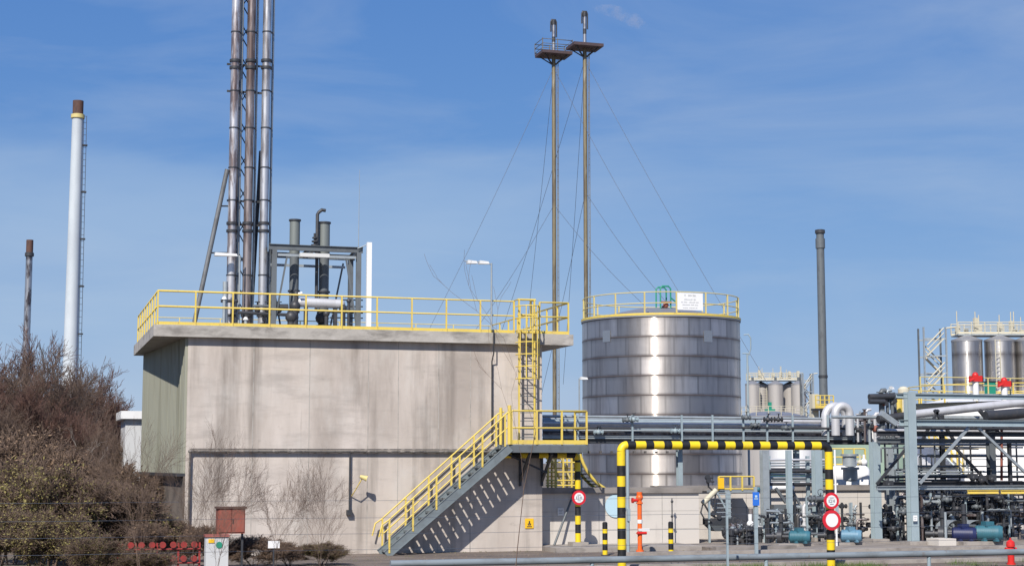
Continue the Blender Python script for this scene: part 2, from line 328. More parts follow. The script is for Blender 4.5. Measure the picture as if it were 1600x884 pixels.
# ------------------------------------------------------------------ concrete building
YF = 52.7
XL = P(290, 722, Y=YF).x; XR = P(847, 722, Y=YF).x
ZT = P(300, 508, Y=YF-.25).z; ZB = P(300, 526, Y=YF-.25).z
YB = 62.0
bl = P(223, 722, Y=YB).x
sl0 = P(240, 515, Y=YF-.25).x; slb = P(209, 545, Y=YB+.4); XS = P(896, 530, Y=YF-.25).x
bld = thing('concrete_building', 'big pale concrete plant building with overhanging flat roof slab and outside stair', 'building', (XL, YF, 0))
b = MB(); b.hull([(XL,YF,0),(XR,YF,0),(XR,YB,0),(bl,YB,0)], [(XL,YF,ZB),(XR,YF,ZB),(XR,YB,ZB),(bl,YB,ZB)]); b.build('wall', MT['wall'], bld)
b = MB(); b.hull([(sl0,YF-.25,ZB),(XS,YF-.25,ZB),(XS,YB+.4,ZB),(slb.x,YB+.4,ZB)], [(sl0,YF-.25,ZT),(XS,YF-.25,ZT),(XS,YB+.4,ZT),(slb.x,YB+.4,ZT)])
b.build('roof_slab', MT['slab'], bld)
zc = P(250, 738, Y=56).z
b = MB(); n = 34                      # ribbed cladding on the left side wall
for i in range(n):
    t0 = i/n; t1 = (i+.62)/n; t2 = (i+1)/n
    def q(t, o): return Vector((XL+(bl-XL)*t-o, YF+.02+(YB-YF)*t, 0))
    for a_, c_, o in ((t0,t1,.09),(t1,t2,.05)):
        p0 = q(a_, .004); p1 = q(c_, .004); p2 = q(c_, o); p3 = q(a_, o)
        b.hull([(v.x,v.y,zc) for v in (p0,p3,p2,p1)], [(v.x,v.y,ZB-.004) for v in (p0,p3,p2,p1)])
b.build('cladding', MT['green_wall'], bld)
b = MB(); p0 = Vector((XL,YF+.02,0)); p1 = Vector((bl,YB,0))
b.hull([(p0.x-.003,p0.y,0),(p0.x-.06,p0.y,0),(p1.x-.06,p1.y,0),(p1.x-.003,p1.y,0)], [(p0.x-.003,p0.y,zc-.1),(p0.x-.06,p0.y,zc-.1),(p1.x-.06,p1.y,zc-.1),(p1.x-.003,p1.y,zc-.1)])
b.build('plinth', MT['brown_wall'], bld)  # dark colour stands in for the shaded opening under the cladding
b = MB(); b.hull([(p0.x-.003,p0.y,zc-.1),(p0.x-.3,p0.y,zc-.1),(p1.x-.3,p1.y,zc-.1),(p1.x-.003,p1.y,zc-.1)], [(p0.x-.003,p0.y,zc-.004),(p0.x-.3,p0.y,zc-.004),(p1.x-.3,p1.y,zc-.004),(p1.x-.003,p1.y,zc-.004)])
b.build('ledge', MT['dark'], bld)
def wx(px, py=650, Y=YF): return P(px, py, Y=Y).x
def wz(px, py, Y=YF): return P(px, py, Y=Y).z
for px in (395, 483, 575, 622, 685, 735):   # cast joints
    b = MB(); x = wx(px); b.box(x-.012, x+.012, YF-.006, YF-.001, wz(px, 865), ZB-.003); b.build('joint', MT['slab'], bld)
# stair-side details on the wall
yp = YF-.12
MT['wallpipe'] = mat('weathered_wall_pipe', (.13,.12,.11), .6, .2, [((.30,.27,.24),(5,5,5),.52,.62,.8), ((.05,.045,.045),(7,7,7),.5,.65,.8)])
def strap(b, x, z): b.box(x-.03, x+.03, yp, YF-.002, z-.04, z+.04)
b = MB(); z = wz(500, 705, yp); x0 = wx(297, 705, yp); x1 = wx(772, 705, yp)
b.tube([(x0,yp,z),(x1,yp,z)], .042, 8); b.tube([(x0,yp-.02,z+.075),(x1,yp-.02,z+.075)], .022, 6)
for i in range(40): strap(b, x0+.3+(x1-x0-.6)*i/23, z)
b.tube([(x0,yp,z),(x0,yp,.05)], .032, 8); b.ball((x0,yp,z), .065)
b.build('wall_pipe', MT['wallpipe'], bld)
b = MB(); x = wx(547, 705, yp); b.tube([(x,yp,z),(x,yp,wz(547, 797, yp))], .03, 8); b.box(x-.09, x+.09, yp-.06, YF-.003, wz(547,799,yp)-.1, wz(547,799,yp)+.06)
b.build('drop_pipe', MT['dark'], bld)
b = MB(); x = wx(767); yy = YF-.33
b.tube([(x,yy,ZT+.1),(x,yy,ZB-.35),(x,yp,ZB-.6),(x,yp,wz(767,690))], .022, 8)
for i in range(12): b.cyl((x,yp,wz(767,570+i*10)),(x,yp,wz(767,571+i*10)+.02), .032, n=8)
b.build('drain_pipe', MT['dark'], bld)
# wall sign (yellow warning)
def panel(name, label, cat, c, w_, h_, m, marks=None, ink='ink', nrm=-1, group=None, parent=None, post=None):
    x, y, z = c; b = MB(); b.box(x-w_/2, x+w_/2, y-.012, y+.012, z-h_/2, z+h_/2)
    t = thing(name, label, cat, (x, y, z-h_/2), group); b.build('panel', m, t)
    if marks:
        k = MB()
        for (a0, a1, c0, c1) in marks: k.box(x-w_/2+a0*w_, x-w_/2+a1*w_, y-.017, y-.0125, z-h_/2+c0*h_, z-h_/2+c1*h_)
        k.build('print', MT[ink], t)
    return t
p = P(827, 817, Y=YF-.02)
panel('warning_sign', 'small square yellow warning sign on the concrete wall beside the stair shadow', 'sign', p, .30, .33, MT['signyellow'], [(.2,.8,.12,.22),(.32,.68,.3,.36),(.42,.58,.4,.75),(.3,.4,.36,.5),(.6,.7,.36,.5)])

# annex at the far left of the building
an = thing('annex_building', 'narrow whitewashed annex block with pale roof edge left of the green cladding', 'building', xy0(208, 72))
a0 = P(196, 655, D=66); a1 = P(226, 655, D=66); zt = P(205, 654, D=66).z; zb0 = P(205, 752, D=66).z
b = MB(); b.box(a0.x, a0.x+2.4, a0.y, a0.y+3, 0, zt); b.build('wall', MT['annex'], an)
b = MB(); b.box(a0.x-.2, a0.x+2.6, a0.y-.25, a0.y+3.2, zt, zt+.32); b.build('roof', MT['white'], an)
b = MB(); b.box(a0.x-.03, a0.x+2.4, a0.y-.06, a0.y-.002, 0, zb0); b.build('plinth', MT['brown_wall'], an)

# ------------------------------------------------------------------ railings
def railing(name, label, pts, h=1.1, mid=(.55,), r=.024, post=1.25, mt='yellow', toe=.12, parent=None, cat='railing', skip_posts=(), group=None, base=None, pr=None):
    pts = [Vector(p) for p in pts]
    t = parent or thing(name, label, cat, base or pts[0], group)
    for lev, nm in [(h,'top_rail')]+[(k,'mid_rail') for k in mid]:
        b = MB(); b.tube([p+Vector((0,0,lev)) for p in pts], r, 8); b.build(nm, MT[mt], t)
    if toe:
        b = MB()
        for a_, c_ in zip(pts, pts[1:]): b.beam(a_+Vector((0,0,toe/2+.01)), c_+Vector((0,0,toe/2+.01)), .012, toe)
        b.build('toe_board', MT[mt], t)
    for i, (a_, c_) in enumerate(zip(pts, pts[1:])):
        n = max(1, round((c_-a_).length/post)) if post else 1
        for k in range(n + (1 if i == len(pts)-2 else 0)):
            q = a_+(c_-a_)*(k/n); b = MB(); b.beam(q, q+Vector((0,0,h)), (pr or r*2.1), (pr or r*2.1)); b.build('post', MT[mt], t)
    return t
yr = YF-.18
x_end = wx(888, 500, yr); x_g0 = wx(803, 500, yr); x_g1 = wx(843, 500, yr); xrl = wx(246, 500, yr)
railing('roof_railing', 'long yellow guard railing along the front and left edge of the concrete roof', [(slb.x+.12, YB+.1, ZT), (xrl, yr, ZT), (x_g0, yr, ZT)], mid=(.6,), toe=.10)
railing('roof_railing', 'short yellow roof railing right of the caged ladder on the roof corner', [(x_g1, yr, ZT), (x_end, yr, ZT), (x_end, YB+.1, ZT)], mid=(.6,), toe=.10)
railing('roof_railing', 'thin faded yellow railing along the back edge of the concrete roof', [(slb.x+.12, YB+.25, ZT), (x_end, YB+.25, ZT)], mt='yellow_pale', r=.018, mid=(.55,), toe=.08, post=1.6)

# ------------------------------------------------------------------ stair, landing, caged ladder
ys0, ys1 = YF-1.30, YF-.28
zl = wz(850, 694, ys0)                              # landing floor
xt = wx(797, 697, ys0); xe = wx(918, 697, ys0)
MT['stringer'] = mat('stair_steel', (.19,.225,.24), .6, .2, [((.11,.12,.125),(2,2,2),.45,.7,.7), ((.16,.10,.07),(6,6,6),.64,.76,.5)])
st = thing('outside_stair', 'grey open steel stair with yellow handrails climbing the concrete wall', 'stair', (xt-4.1, ys0, 0))
xb = xt - zl/math.tan(R(41)); dirv = Vector((xt-xb, 0, zl))
for y in (ys0, ys1):
    b = MB(); p0 = Vector((xb-.05,y,.02)); p1 = Vector((xt,y,zl-.10)); nrm = Vector((-dirv.z,0,dirv.x)).normalized()
    b.beam(p0, p1, .05, .26); b.beam(p0+nrm*.13, p1+nrm*.13, .09, .02); b.beam(p0-nrm*.13, p1-nrm*.13, .09, .02)
    b.build('stringer', MT['stringer'], st)
ns = 17
for i in range(ns):
    f = (i+.6)/ns; x = xb+(xt-xb)*f; z = (zl-.02)*f
    b = MB(); b.box(x-.13, x+.13, ys0+.03, ys1-.03, z-.02, z+.015); b.box(x-.135, x-.115, ys0+.03, ys1-.03, z-.05, z+.02); b.build('tread', MT['tread'], st)
for y in (ys0-.02, ys1+.02):
    b = MB(); o = Vector((0,0,1.0)); A = Vector((xb,y,.05)); B = Vector((xt-.1,y,zl))
    b.tube([A+Vector((-.3,0,.55)), A+Vector((-.2,0,.95)), A+Vector((0,0,1.08)), B+Vector((0,0,1.05)), B+Vector((.2,0,1.12))], .026, 8); b.build('handrail', MT['yellow'], st)
    b = MB(); b.tube([A+Vector((0,0,.55)), B+Vector((0,0,.55))], .022, 8); b.build('mid_rail', MT['yellow'], st)
    for k in range(6):
        q = A+(B-A)*(k/5*.97+.01); b = MB(); b.beam(q, q+Vector((0,0,1.06)), .055, .05); b.build('post', MT['yellow'], st)
# landing
ld = thing('stair_landing', 'grey steel landing with yellow railings at the top of the outside stair', 'landing', (xt, ys0, zl))
b = MB(); b.box(xt, xe, ys0, YF-.003, zl-.04, zl); b.build('floor', MT['tread'], ld)
b = MB(); b.box(xt, xe, ys0-.02, ys0+.04, zl-.27, zl-.042); b.box(xt, xe, YF-.12, YF-.06, zl-.27, zl-.042); b.box(xe-.06, xe-.001, ys0+.042, YF-.122, zl-.27, zl-.042)
b.box(xt, xt+.06, ys0+.042, YF-.122, zl-.27, zl-.042); b.build('edge_beam', MT['darkgrey'], ld)
for px in (812, 846):
    x = wx(px, 700); b = MB(); b.beam((x,ys0+.15,zl-.3),(x,YF-.03,zl-1.25), .08, .08); b.beam((x,YF-.05,zl-1.4),(x,YF-.05,zl-.28), .08, .06); b.build('bracket', MT['dark'], ld)
b = MB(); b.beam((xt+.1,YF-.5,zl-.3),(wx(848,700),YF-.5,zl-.95), .06, .06); b.build('brace', MT['dark'], ld)
railing('', '', [(xt+.05, ys0, zl), (xe-.03, ys0, zl), (xe-.03, YF-.1, zl)], parent=ld, mid=(.55,), post=.95, toe=.14, h=1.12, r=.028)
b = MB(); b.tube([(xt-.02,ys0,zl),(xt-.02,ys0,zl+1.3)], .07, 8); b.tube([(xt-.02,ys1,zl),(xt-.02,ys1,zl+1.25)], .055, 8); b.build('gate_post', MT['yellow'], ld)
# caged ladder
yl = YF-.42
xl0 = wx(811, 600, yl); xl1 = wx(835, 600, yl); xm = (xl0+xl1)/2
la = thing('caged_ladder', 'yellow ladder with safety cage rising from the landing to the roof', 'ladder', (xm, yl, zl))
ztop = ZT+1.15
for x in (xl0, xl1):
    b = MB(); b.beam((x,yl,zl+.02),(x,yl,ztop), .05, .07); b.build('stile', MT['yellow'], la)
k = 0; z = zl+.25
while z < ZT:
    b = MB(); b.tube([(xl0,yl,z),(xl1,yl,z)], .014, 6); b.build('rung', MT['darkgrey'], la); z += .28
zc0 = wz(820, 592, yl); cr = (xl1-xl0)/2+.12
for i in range(7):
    z = zc0+(ZT+.9-zc0)*i/6; b = MB()
    b.tube([(xm+cr*math.cos(a), yl-.02-(.62*math.sin(a)), z) for a in [math.pi*j/12 for j in range(13)]], .022, 6); b.build('cage_hoop', MT['yellow'], la)
for j in range(1, 6):
    a = math.pi*j/6; b = MB(); b.beam((xm+cr*math.cos(a), yl-.04-.62*math.sin(a), zc0),(xm+cr*math.cos(a), yl-.04-.62*math.sin(a), ZT+.9), .035, .012); b.build('cage_strap', MT['yellow'], la)
b = MB()
b.box(xl0-.12, xl1+.12, yl-.30, yl-.04, ZT-.02, ZT+.06)
for z in (ztop, ZT+.62): b.tube([(xl0-.05,yl+.0,z),(xl1+.05,yl,z)], .035, 8)
for x in (xl0-.03, xl1+.03): b.tube([(x,yl,ztop),(x,yl+.5,ztop),(x,yl+.5,ZT+.02)], .028, 8)
b.build('walk_through_gate', MT['yellow'], la)

# ------------------------------------------------------------------ lamps
def lamp(label, px, pytop, Y, zbase, arm_px, heads=2, tilt=0, pole_r=.03, hs=.38, headcol='lamp'):
    top = P(px, pytop, Y=Y); x = top.x
    t = thing('lamp_post', label, 'lamp', (x, Y, zbase))
    b = MB(); b.cyl((x,Y,zbase),(x,Y,top.z), pole_r*1.2, pole_r, 8); b.build('pole', MT['galv'], t)
    e = P(arm_px, pytop, Y=Y); d = (e.x-x)
    b = MB(); b.tube([(x,Y,top.z-.05),(x+d*.3,Y,top.z+.02),(e.x,Y,top.z+.03)], .022, 6); b.build('arm', MT['galv'], t)
    for i in range(heads):
        c0 = x+d*(.10+.88*(i/heads if heads > 1 else 0)); c1 = x+d*(.10+.88*((i+.86)/heads if heads > 1 else 1))
        b = MB(); lo, hi = sorted((c0,c1)); b.hull([(lo,Y-.13,top.z-.05),(hi,Y-.10,top.z-.04),(hi,Y+.10,top.z-.04),(lo,Y+.13,top.z-.05)], [(lo+.03,Y-.09,top.z+.07),(hi-.03,Y-.06,top.z+.045),(hi-.03,Y+.06,top.z+.045),(lo+.03,Y+.09,top.z+.07)])
        b.build('lamp_head', MT[headcol], t)
    return t
lamp('thin lamp post with white twin head rising above the middle of the roof railing', 768, 411, YF-.3, 7.5, 726)
lamp('thin lamp with white long head beside the rust streaked stacks on the roof', 375, 399, 56.5, ZT, 334, 1)
t = thing('wall_lamp', 'small yellow lamp on an angled arm on the lower concrete wall', 'lamp', P(548, 778, Y=YF-.02))
p0 = P(549, 775, Y=YF-.03); p1 = P(567, 745, Y=YF-.55)
b = MB(); b.tube([p0, P(556, 764, Y=YF-.4), p1], .018, 6); b.build('arm', MT['yellow'], t)
b = MB(); b.cyl(p1+Vector((-.1,0,.03)), p1+Vector((.13,-.05,-.05)), .05, .10, 10); b.build('lamp_head', MT['yellow_pale'], t)

# ------------------------------------------------------------------ stacks and plant on the roof
def stack(label, px, Y, m, shadow_pipe, zt, w=.155):
    b0 = P(px, 500, Y=Y); x = b0.x
    t = thing('exhaust_stack', label, 'stack', (x, Y, ZT), 'tall exhaust stacks on the roof')
    b = MB(); b.cyl((x,Y,ZT),(x,Y,zt), w, w, 18); b.build('flue', MT[m], t)
    for py in (493, 361, 349, 106, 95, -120, -132):
        z = P(px, py, Y=Y).z; k = MB(); k.cyl((x,Y,z-.045),(x,Y,z+.045), w+.045, n=18)
        k.build('flange', MT['dark'], t)
    for py in (430, 313, 262, 200, 142, 50, -60):
        z = P(px, py, Y=Y).z; k = MB(); k.cyl((x,Y,z-.02),(x,Y,z+.02), w+.018, n=18); k.box(x+w, x+shadow_pipe, Y+.05, Y+.09, z-.02, z+.02); k.build('clamp_ring', MT['dark'], t)
    b = MB(); xx = x+shadow_pipe; b.cyl((xx,Y+.16,ZT),(xx,Y+.16,zt-.6), .045, n=8); b.build('tracer_pipe', MT['galv'], t)
    b = MB(); b.cyl((x,Y,zt),(x,Y,zt+.5), w*.85, w*1.1, 18); b.build('cap', MT['dark'], t)
    return t
MT['stack_silver'] = mat('stained_stack_steel', (.60,.60,.61), .4, .7, [((.20,.17,.16),(3.5,3.5,.5),.48,.62,.8), ((.12,.09,.08),(7,7,1.2),.58,.7,.7)])
YS = 57.0; ZS = 25.5
stack('leftmost of the three tall roof stacks, silver with brown rust streaks', 359.5, YS, 'rusty_silver', .26, ZS)
stack('middle roof stack, the brownest and rustiest of the three', 384.5, YS, 'rusty_brown', .24, ZS-.8)
stack('rightmost of the three tall roof stacks, cleanest and most silvery', 409.5, YS, 'stack_silver', .25, ZS+.6)
t = thing('stack_support_mast', 'dark steel lattice mast between the rusty roof stacks', 'mast', P(373, 500, Y=YS+.5))
for dx in (0, .34):
    for dy in (0, .3):
        x = P(370, 500, Y=YS+.5).x+dx; b = MB(); b.beam((x,YS+.5+dy,ZT),(x,YS+.5+dy,ZS-1), .09, .09); b.build('leg', MT['dark'], t)
x = P(370, 500, Y=YS+.5).x
b = MB(); z = ZT+.2; s = 0
while z < ZS-2:
    b.beam((x,YS+.5,z),(x+.34,YS+.5,z+.6), .035); b.beam((x+.34,YS+.5,z+.6),(x,YS+.5,z+1.2), .035); b.beam((x,YS+.8,z+.6),(x+.34,YS+.8,z), .035); z += 1.2
b.build('lacing', MT['dark'], t)
b = MB()
for py in (313, 142, 350, 100):
    z = P(390, py, Y=YS).z; b.beam((P(356,py,Y=YS).x,YS+.28,z),(P(418,py,Y=YS).x,YS+.28,z), .05, .07)
b.build('tie_bar', MT['dark'], t)
b = MB(); b.beam((x+.5,YS+.7,ZT),(x+.78,YS+.7,P(398,230,Y=YS).z), .12, .16); b.build('rear_leg', MT['dark'], t)
MT['strutm'] = mat('dull_grey_strut', (.17,.18,.19), .6, .3, [((.09,.085,.08),(4,4,2),.45,.65,.8)])
t = thing('diagonal_strut', 'grey pipe strut leaning against the left roof stack', 'strut', P(304, 500, Y=YS))
b = MB(); pts = [P(304,503,Y=YS-.1), P(329.5,384,Y=YS-.1), P(355,265,Y=YS-.1)]; b.tube(pts, .085, 10); b.build('strut_pipe', MT['strutm'], t)
b = MB()
for py, px in ((322,345),(395,329)):
    b.tube([P(px,py,Y=YS-.1), P(356,py,Y=YS)], .03, 6)
b.build('tie', MT['dark'], t)
# low pipework at the foot of the stacks
t = thing('roof_pipework', 'low dark pipes and valves at the foot of the roof stacks', 'pipework', P(390, 500, Y=YS-.6))
for (x0, y0, x1, y1, r, m) in ((345,470,372,470,.06,'dark'),(352,440,352,505,.09,'galv'),(372,488,455,492,.06,'dark'),(395,478,440,478,.045,'darkgrey'),(425,470,425,505,.05,'dark'),(436,480,450,480,.12,'dark')):
    b = MB(); b.cyl(P(x0,y0,Y=YS-.7), P(x1,y1,Y=YS-.7), r, n=10); b.build('pipe', MT[m], t)
for px in (366, 402, 418, 436):
    c = P(px, 484, Y=YS-.7); b = MB(); b.ball(c, .11); b.cyl(c, c+Vector((0,0,.28)), .025, n=6); b.disc(c+Vector((0,0,.28)), (0,0,1), .10, .02, 12); b.build('valve', MT['dark'], t)
# equipment frame
YE0, YE1 = 56.2, 58.4
fr = thing('roof_gantry', 'grey steel gantry frame around two exhaust silencers on the roof', 'frame', P(495, 505, Y=YE0))
fx0 = P(428, 440, Y=YE0).x; fx1 = P(560, 440, Y=YE0).x; zf = P(490, 388, Y=YE0).z
for x, y in ((fx0,YE0),(fx1,YE0),(fx0+.15,YE1),(fx1+.15,YE1)):
    b = MB(); b.ibeam((x,y,ZT),(x,y,zf-.1), .17, .17); b.build('column', MT['darkgrey'], fr)
for (p0, p1) in (((fx0-.2,YE0,zf),(fx1+.15,YE0,zf)), ((fx0,YE1,zf),(fx1+.3,YE1,zf)), ((fx0,YE0+.09,zf),(fx0+.15,YE1-.09,zf)), ((fx1,YE0+.09,zf),(fx1+.15,YE1-.09,zf)), ((fx0+1.4,YE0+.09,zf),(fx0+1.4,YE1-.09,zf))):
    b = MB(); b.ibeam(p0, p1, .14, .20); b.build('beam', MT['darkgrey'], fr)
z2 = P(490, 400, Y=YE0).z
b = MB(); b.beam((fx0+.1,YE0,z2),(fx1-.1,YE0,z2), .06, .09); b.build('beam', MT['galv'], fr)
b = MB(); b.beam((fx0+.1,YE1-.2,z2-.12),(fx1-.1,YE1-.2,z2-.12), .06, .09); b.build('beam', MT['galv'], fr)
for sx in (0, 1):
    xx = (fx0, fx1)[sx]; d = (.45, -.45)[sx]
    b = MB(); b.beam((xx,YE0+.02,ZT+.15),(xx+d,YE0+.02,z2-.06), .06); b.build('brace', MT['darkgrey'], fr); b = MB(); b.beam((xx+d*1.3,YE1,ZT+.6),(xx+d*.3,YE1,z2+.05), .06); b.build('brace', MT['darkgrey'], fr)
t = tag(MB().box(P(490,400,Y=YE0-.2).x-.5, P(490,400,Y=YE0-.2).x+.55, YE0-.32, YE0-.1, P(490,400,Y=YE0).z-.07, P(490,400,Y=YE0).z+.06).build('light_fitting', MT['lamp'], None, P(490,400,Y=YE0-.2)), 'long pale light fitting under the roof gantry beam', 'lamp')
def silencer(label, px, r, ytop, YY, band):
    p = P(px, 500, Y=YY); x = p.x; z1 = P(px, ytop, Y=YY).z; zm = P(px, 398, Y=YY).z
    t = thing('silencer', label, 'silencer', (x, YY, ZT), 'exhaust silencers in the roof gantry')
    b = MB(); b.cyl((x,YY,zm),(x,YY,z1), r, n=18); b.build('upper_barrel', MT['darkgrey'] if band else MT['grey_dk'], t)
    b = MB(); b.cyl((x,YY,ZT+.5),(x,YY,zm-.01), r*.92, n=18); b.build('lower_barrel', MT['darkgrey'], t)
    for zz in (zm, z1-.03, ZT+.95, ZT+1.7):
        b = MB(); b.cyl((x,YY,zz-.03),(x,YY,zz+.03), r+.035, n=18); b.build('flange', MT['dark'], t)
    b = MB(); b.cyl((x,YY,ZT),(x,YY,ZT+.5), r*1.3, n=14); b.ball((x-.05,YY-.05,ZT+.75), r*1.25); b.build('inlet_box', MT['dark'], t)
    return t
MT['grey_dk'] = mat('silencer_grey', (.19,.21,.20), .55, .2, [((.12,.13,.13),(2,2,.4),.5,.7,.6)])
silencer('left silencer of the two, slightly slimmer and without a side pipe', 458.5, .185, 343, 57.0, False)
s2 = silencer('right silencer of the two, with a gooseneck vent pipe beside it', 505, .20, 347, 57.0, False)
x = P(496, 400, Y=56.8).x; z0 = P(500, 395, Y=56.8).z; z1 = P(500, 333, Y=56.8).z
b = MB(); b.tube([(x-.02,56.8,ZT+1),(x-.02,56.8,z1-.05),(x+.03,56.8,z1+.03),(x+.14,56.8,z1+.12),(x+.28,56.8,z1+.1)], .06, 8); b.build('gooseneck_vent', MT['dark'], s2)
b = MB()
for i in range(4):
    z = z0+.12+i*.13; b.cyl((x-.1,56.8,z),(x-.1,56.8,z+.05), .16-.02*i, n=12)
b.cyl((x-.1,56.8,z0),(x-.1,56.8,z0+.7), .05, n=8); b.build('finned_insulator', MT['dark'], s2)
t = thing('roof_vessel', 'small silver horizontal vessel with dark end fittings inside the roof gantry', 'vessel', P(498, 498, Y=56.3))
A = P(470, 472, Y=56.3); B = P(532, 475, Y=56.3)
b = MB(); b.cyl(A, B, .17, n=18); b.ball(A, .17); b.ball(B, .17); b.build('shell', MT['silver'], t)
for px in (478, 524):
    c = P(px, 476, Y=56.3); b = MB(); b.box(c.x-.06, c.x+.06, 56.2, 56.4, ZT, c.z-.1); b.build('saddle', MT['dark'], t)
for px, py, r in ((461,478,.2),(536,482,.15),(545,470,.09),(455,495,.22),(463,459,.11),(510,490,.12)):
    c = P(px, py, Y=56.2); b = MB(); b.ball(c, r, 10); b.cyl(c, (c.x, c.y, ZT), r*.6, n=10); b.build('fitting', MT['dark'], t)
c = P(466, 459, Y=56); b = MB(); b.cyl(c, c+Vector((.14,-.02,.03)), .05, n=8); b.build('gauge', MT['white'], t)
for py in (468, 478, 488, 496):
    b = MB(); b.tube([P(515,py,Y=56.5), P(567,py+1,Y=56.5)], .025, 6); b.build('small_pipe', MT['dark'], t)
t = thing('roof_post', 'white square post standing at the right side of the roof gantry', 'post', P(576, 500, Y=56))
x = P(576, 450, Y=56).x; zt = P(576, 379, Y=56).z
b = MB(); b.box(x-.085, x+.085, 55.9, 56.05, ZT, zt); b.build('mast', MT['white'], t)
b = MB(); b.tube([(x,56.07,zt-.04),(x-.4,56.1,zt-.22)], .02, 6); b.build('stay', MT['galv'], t)
t = thing('whip_antenna', 'hair thin vertical whip antenna above the roof gantry', 'antenna', P(560, 385, Y=57))
b = MB(); b.cyl(P(560,392,Y=57), P(562,265,Y=57), .016, .006, 6); b.build('rod', MT['galv'], t)
b = MB(); b.cyl(P(560,394,Y=57), P(560,390,Y=57), .04, n=8); b.build('foot', MT['dark'], t)
for px, lab in ((384, 'short pale vent box on the roof left of the silencers'), (350, 'white capped vent pipe at the foot of the left stack')):
    p = P(px, 500, Y=56.2); t = thing('roof_vent', lab, 'vent', (p.x, 56.2, ZT))
    h = .55 if px == 384 else 1.25
    b = MB(); b.cyl((p.x,56.2,ZT),(p.x,56.2,ZT+h), .06, n=10); b.build('pipe', MT['galv'], t)
    b = MB(); b.cyl((p.x,56.2,ZT+h),(p.x,56.2,ZT+h+.1), .10, .05, 12); b.build('cap', MT['white'], t)

# ------------------------------------------------------------------ bund wall
YBW = 53.6; YB2 = 56.8; ZBW = P(950, 770, Y=YBW).z
bw = thing('bund_wall', 'long low concrete retaining wall in front of the steel tank', 'wall', (XR+.02, YBW, 0))
xw1 = 62
XJ = P(1092, 800, Y=YBW).x
def lprism(b, o0, o1, z0, z1):      # wall with one step back at XJ; o0 front offset, o1 back offset
    f = [(XR+.02,YBW+o0),(XJ-o0,YBW+o0),(XJ-o0,YB2+o0),(xw1,YB2+o0),(xw1,YB2+o1),(XJ-o1,YB2+o1),(XJ-o1,YBW+o1),(XR+.02,YBW+o1)]
    b.hull([(x,y,z0) for x,y in f], [(x,y,z1) for x,y in f])
b = MB(); lprism(b, 0, .3, 0, ZBW); b.build('wall', MT['bund'], bw)
b = MB(); lprism(b, -.10, .42, ZBW, ZBW+.20); b.build('coping', MT['coping'], bw)
b = MB()
for i in range(1, 16):
    x = XR+i*2.4
    if x < XJ: b.box(x-.012, x+.012, YBW-.004, YBW-.001, .02, ZBW-.003)
    elif XJ+.3 < x < xw1: b.box(x-.012, x+.012, YB2-.004, YB2-.001, .02, ZBW-.003)
for z in (ZBW*.34, ZBW*.67): b.box(XR+.03, XJ-.01, YBW-.0035, YBW-.0008, z-.008, z+.008); b.box(XJ+.1, xw1, YB2-.0035, YB2-.0008, z-.008, z+.008)
b.build('joint', MT['slab'], bw)
panel('notice', 'small white notice plate on the bund wall beside the dark leaning bar', 'sign', P(876,799,Y=YBW-.03), .22, .26, MT['white'], [(.15,.85,.7,.78),(.15,.75,.5,.56),(.15,.8,.3,.36)], 'greyink')
t = thing('wall_disc', 'pale blue round plate on the bund wall half hidden by the striped portal post', 'sign', P(962,790,Y=YBW-.03))
b = MB(); b.disc(P(962,790,Y=YBW-.03), (0,1,0), .40, .02); b.build('plate', MT['paleblue'], t)
t = thing('leaning_bar', 'thin dark diagonal bar in front of the bund wall near the height limit sign', 'strut', P(866,850,Y=YBW-.5))
b = MB(); b.cyl(P(866,851,Y=YBW-.55), P(898,766,Y=YBW-.12), .04, n=8); b.build('pole', MT['darkgrey'], t)  # thin dark bar slanting down left from beside the round sign

b = MB(); b.box(XR+.03, 22.5, 51.3, YBW-.002, 0, .16); tag(b.build('apron', MT['kerb']), kind='structure')
# ------------------------------------------------------------------ main tank
TD = 72.0; tc0 = P(1034.5, 722, D=TD); TX, TY = tc0.x, tc0.y; TR = 123/F*TD*1.0; TZ = P(1034, 503, D=TD).z
tk = thing('storage_tank', 'large stainless steel storage tank of welded plates with rooftop railing', 'tank', (TX, TY, 0))
b = MB(); b.lathe((TX,TY,0), [(TR,.0),(TR,TZ)], 96); b.build('shell', MT['tank'], tk)
seams = [k*.838 for k in range(1, 12)]
for z in seams:
    b = MB(); b.lathe((TX,TY,0), [(TR+.001,z-.02),(TR+.012,z-.01),(TR+.012,z+.01),(TR+.001,z+.02)], 96); b.build('weld_seam', MT['seam'] if 'seam' in MT else MT.setdefault('seam', mat('weld_seam', (.16,.13,.12), .5, .6)), tk)
b = MB(); b.lathe((TX,TY,TZ), [(TR+.04,-.06),(TR+.04,.03),(TR-.1,.05),(1.2,.55),(0,.62)], 72); b.build('roof', MT['roofsteel'], tk)
b = MB(); b.lathe((TX,TY,TZ), [(TR+.05,.0),(TR+.05,.10),(TR-.02,.10)], 72); b.build('curb_angle', MT['yellow'], tk)
def ring_rail(t, cx, cy, z, r, h, n, mt, rr=.025, a0=0, a1=2*math.pi, mid=True, pw=.05):
    for zz, nm in [(z+h,'top_rail')]+([(z+h*.5,'mid_rail')] if mid else []):
        b = MB(); b.tube([(cx+r*math.cos(a0+(a1-a0)*i/48), cy+r*math.sin(a0+(a1-a0)*i/48), zz) for i in range(49)], rr, 6); b.build(nm, MT[mt], t)
    for i in range(n):
        a = a0+(a1-a0)*i/n; b = MB(); b.beam((cx+r*math.cos(a), cy+r*math.sin(a), z),(cx+r*math.cos(a), cy+r*math.sin(a), z+h), pw, pw); b.build('post', MT[mt], t)
ring_rail(tk, TX, TY, TZ+.05, TR-.03, .95, 16, 'yellow_pale', .024, .2, .2+2*math.pi, True, .06)
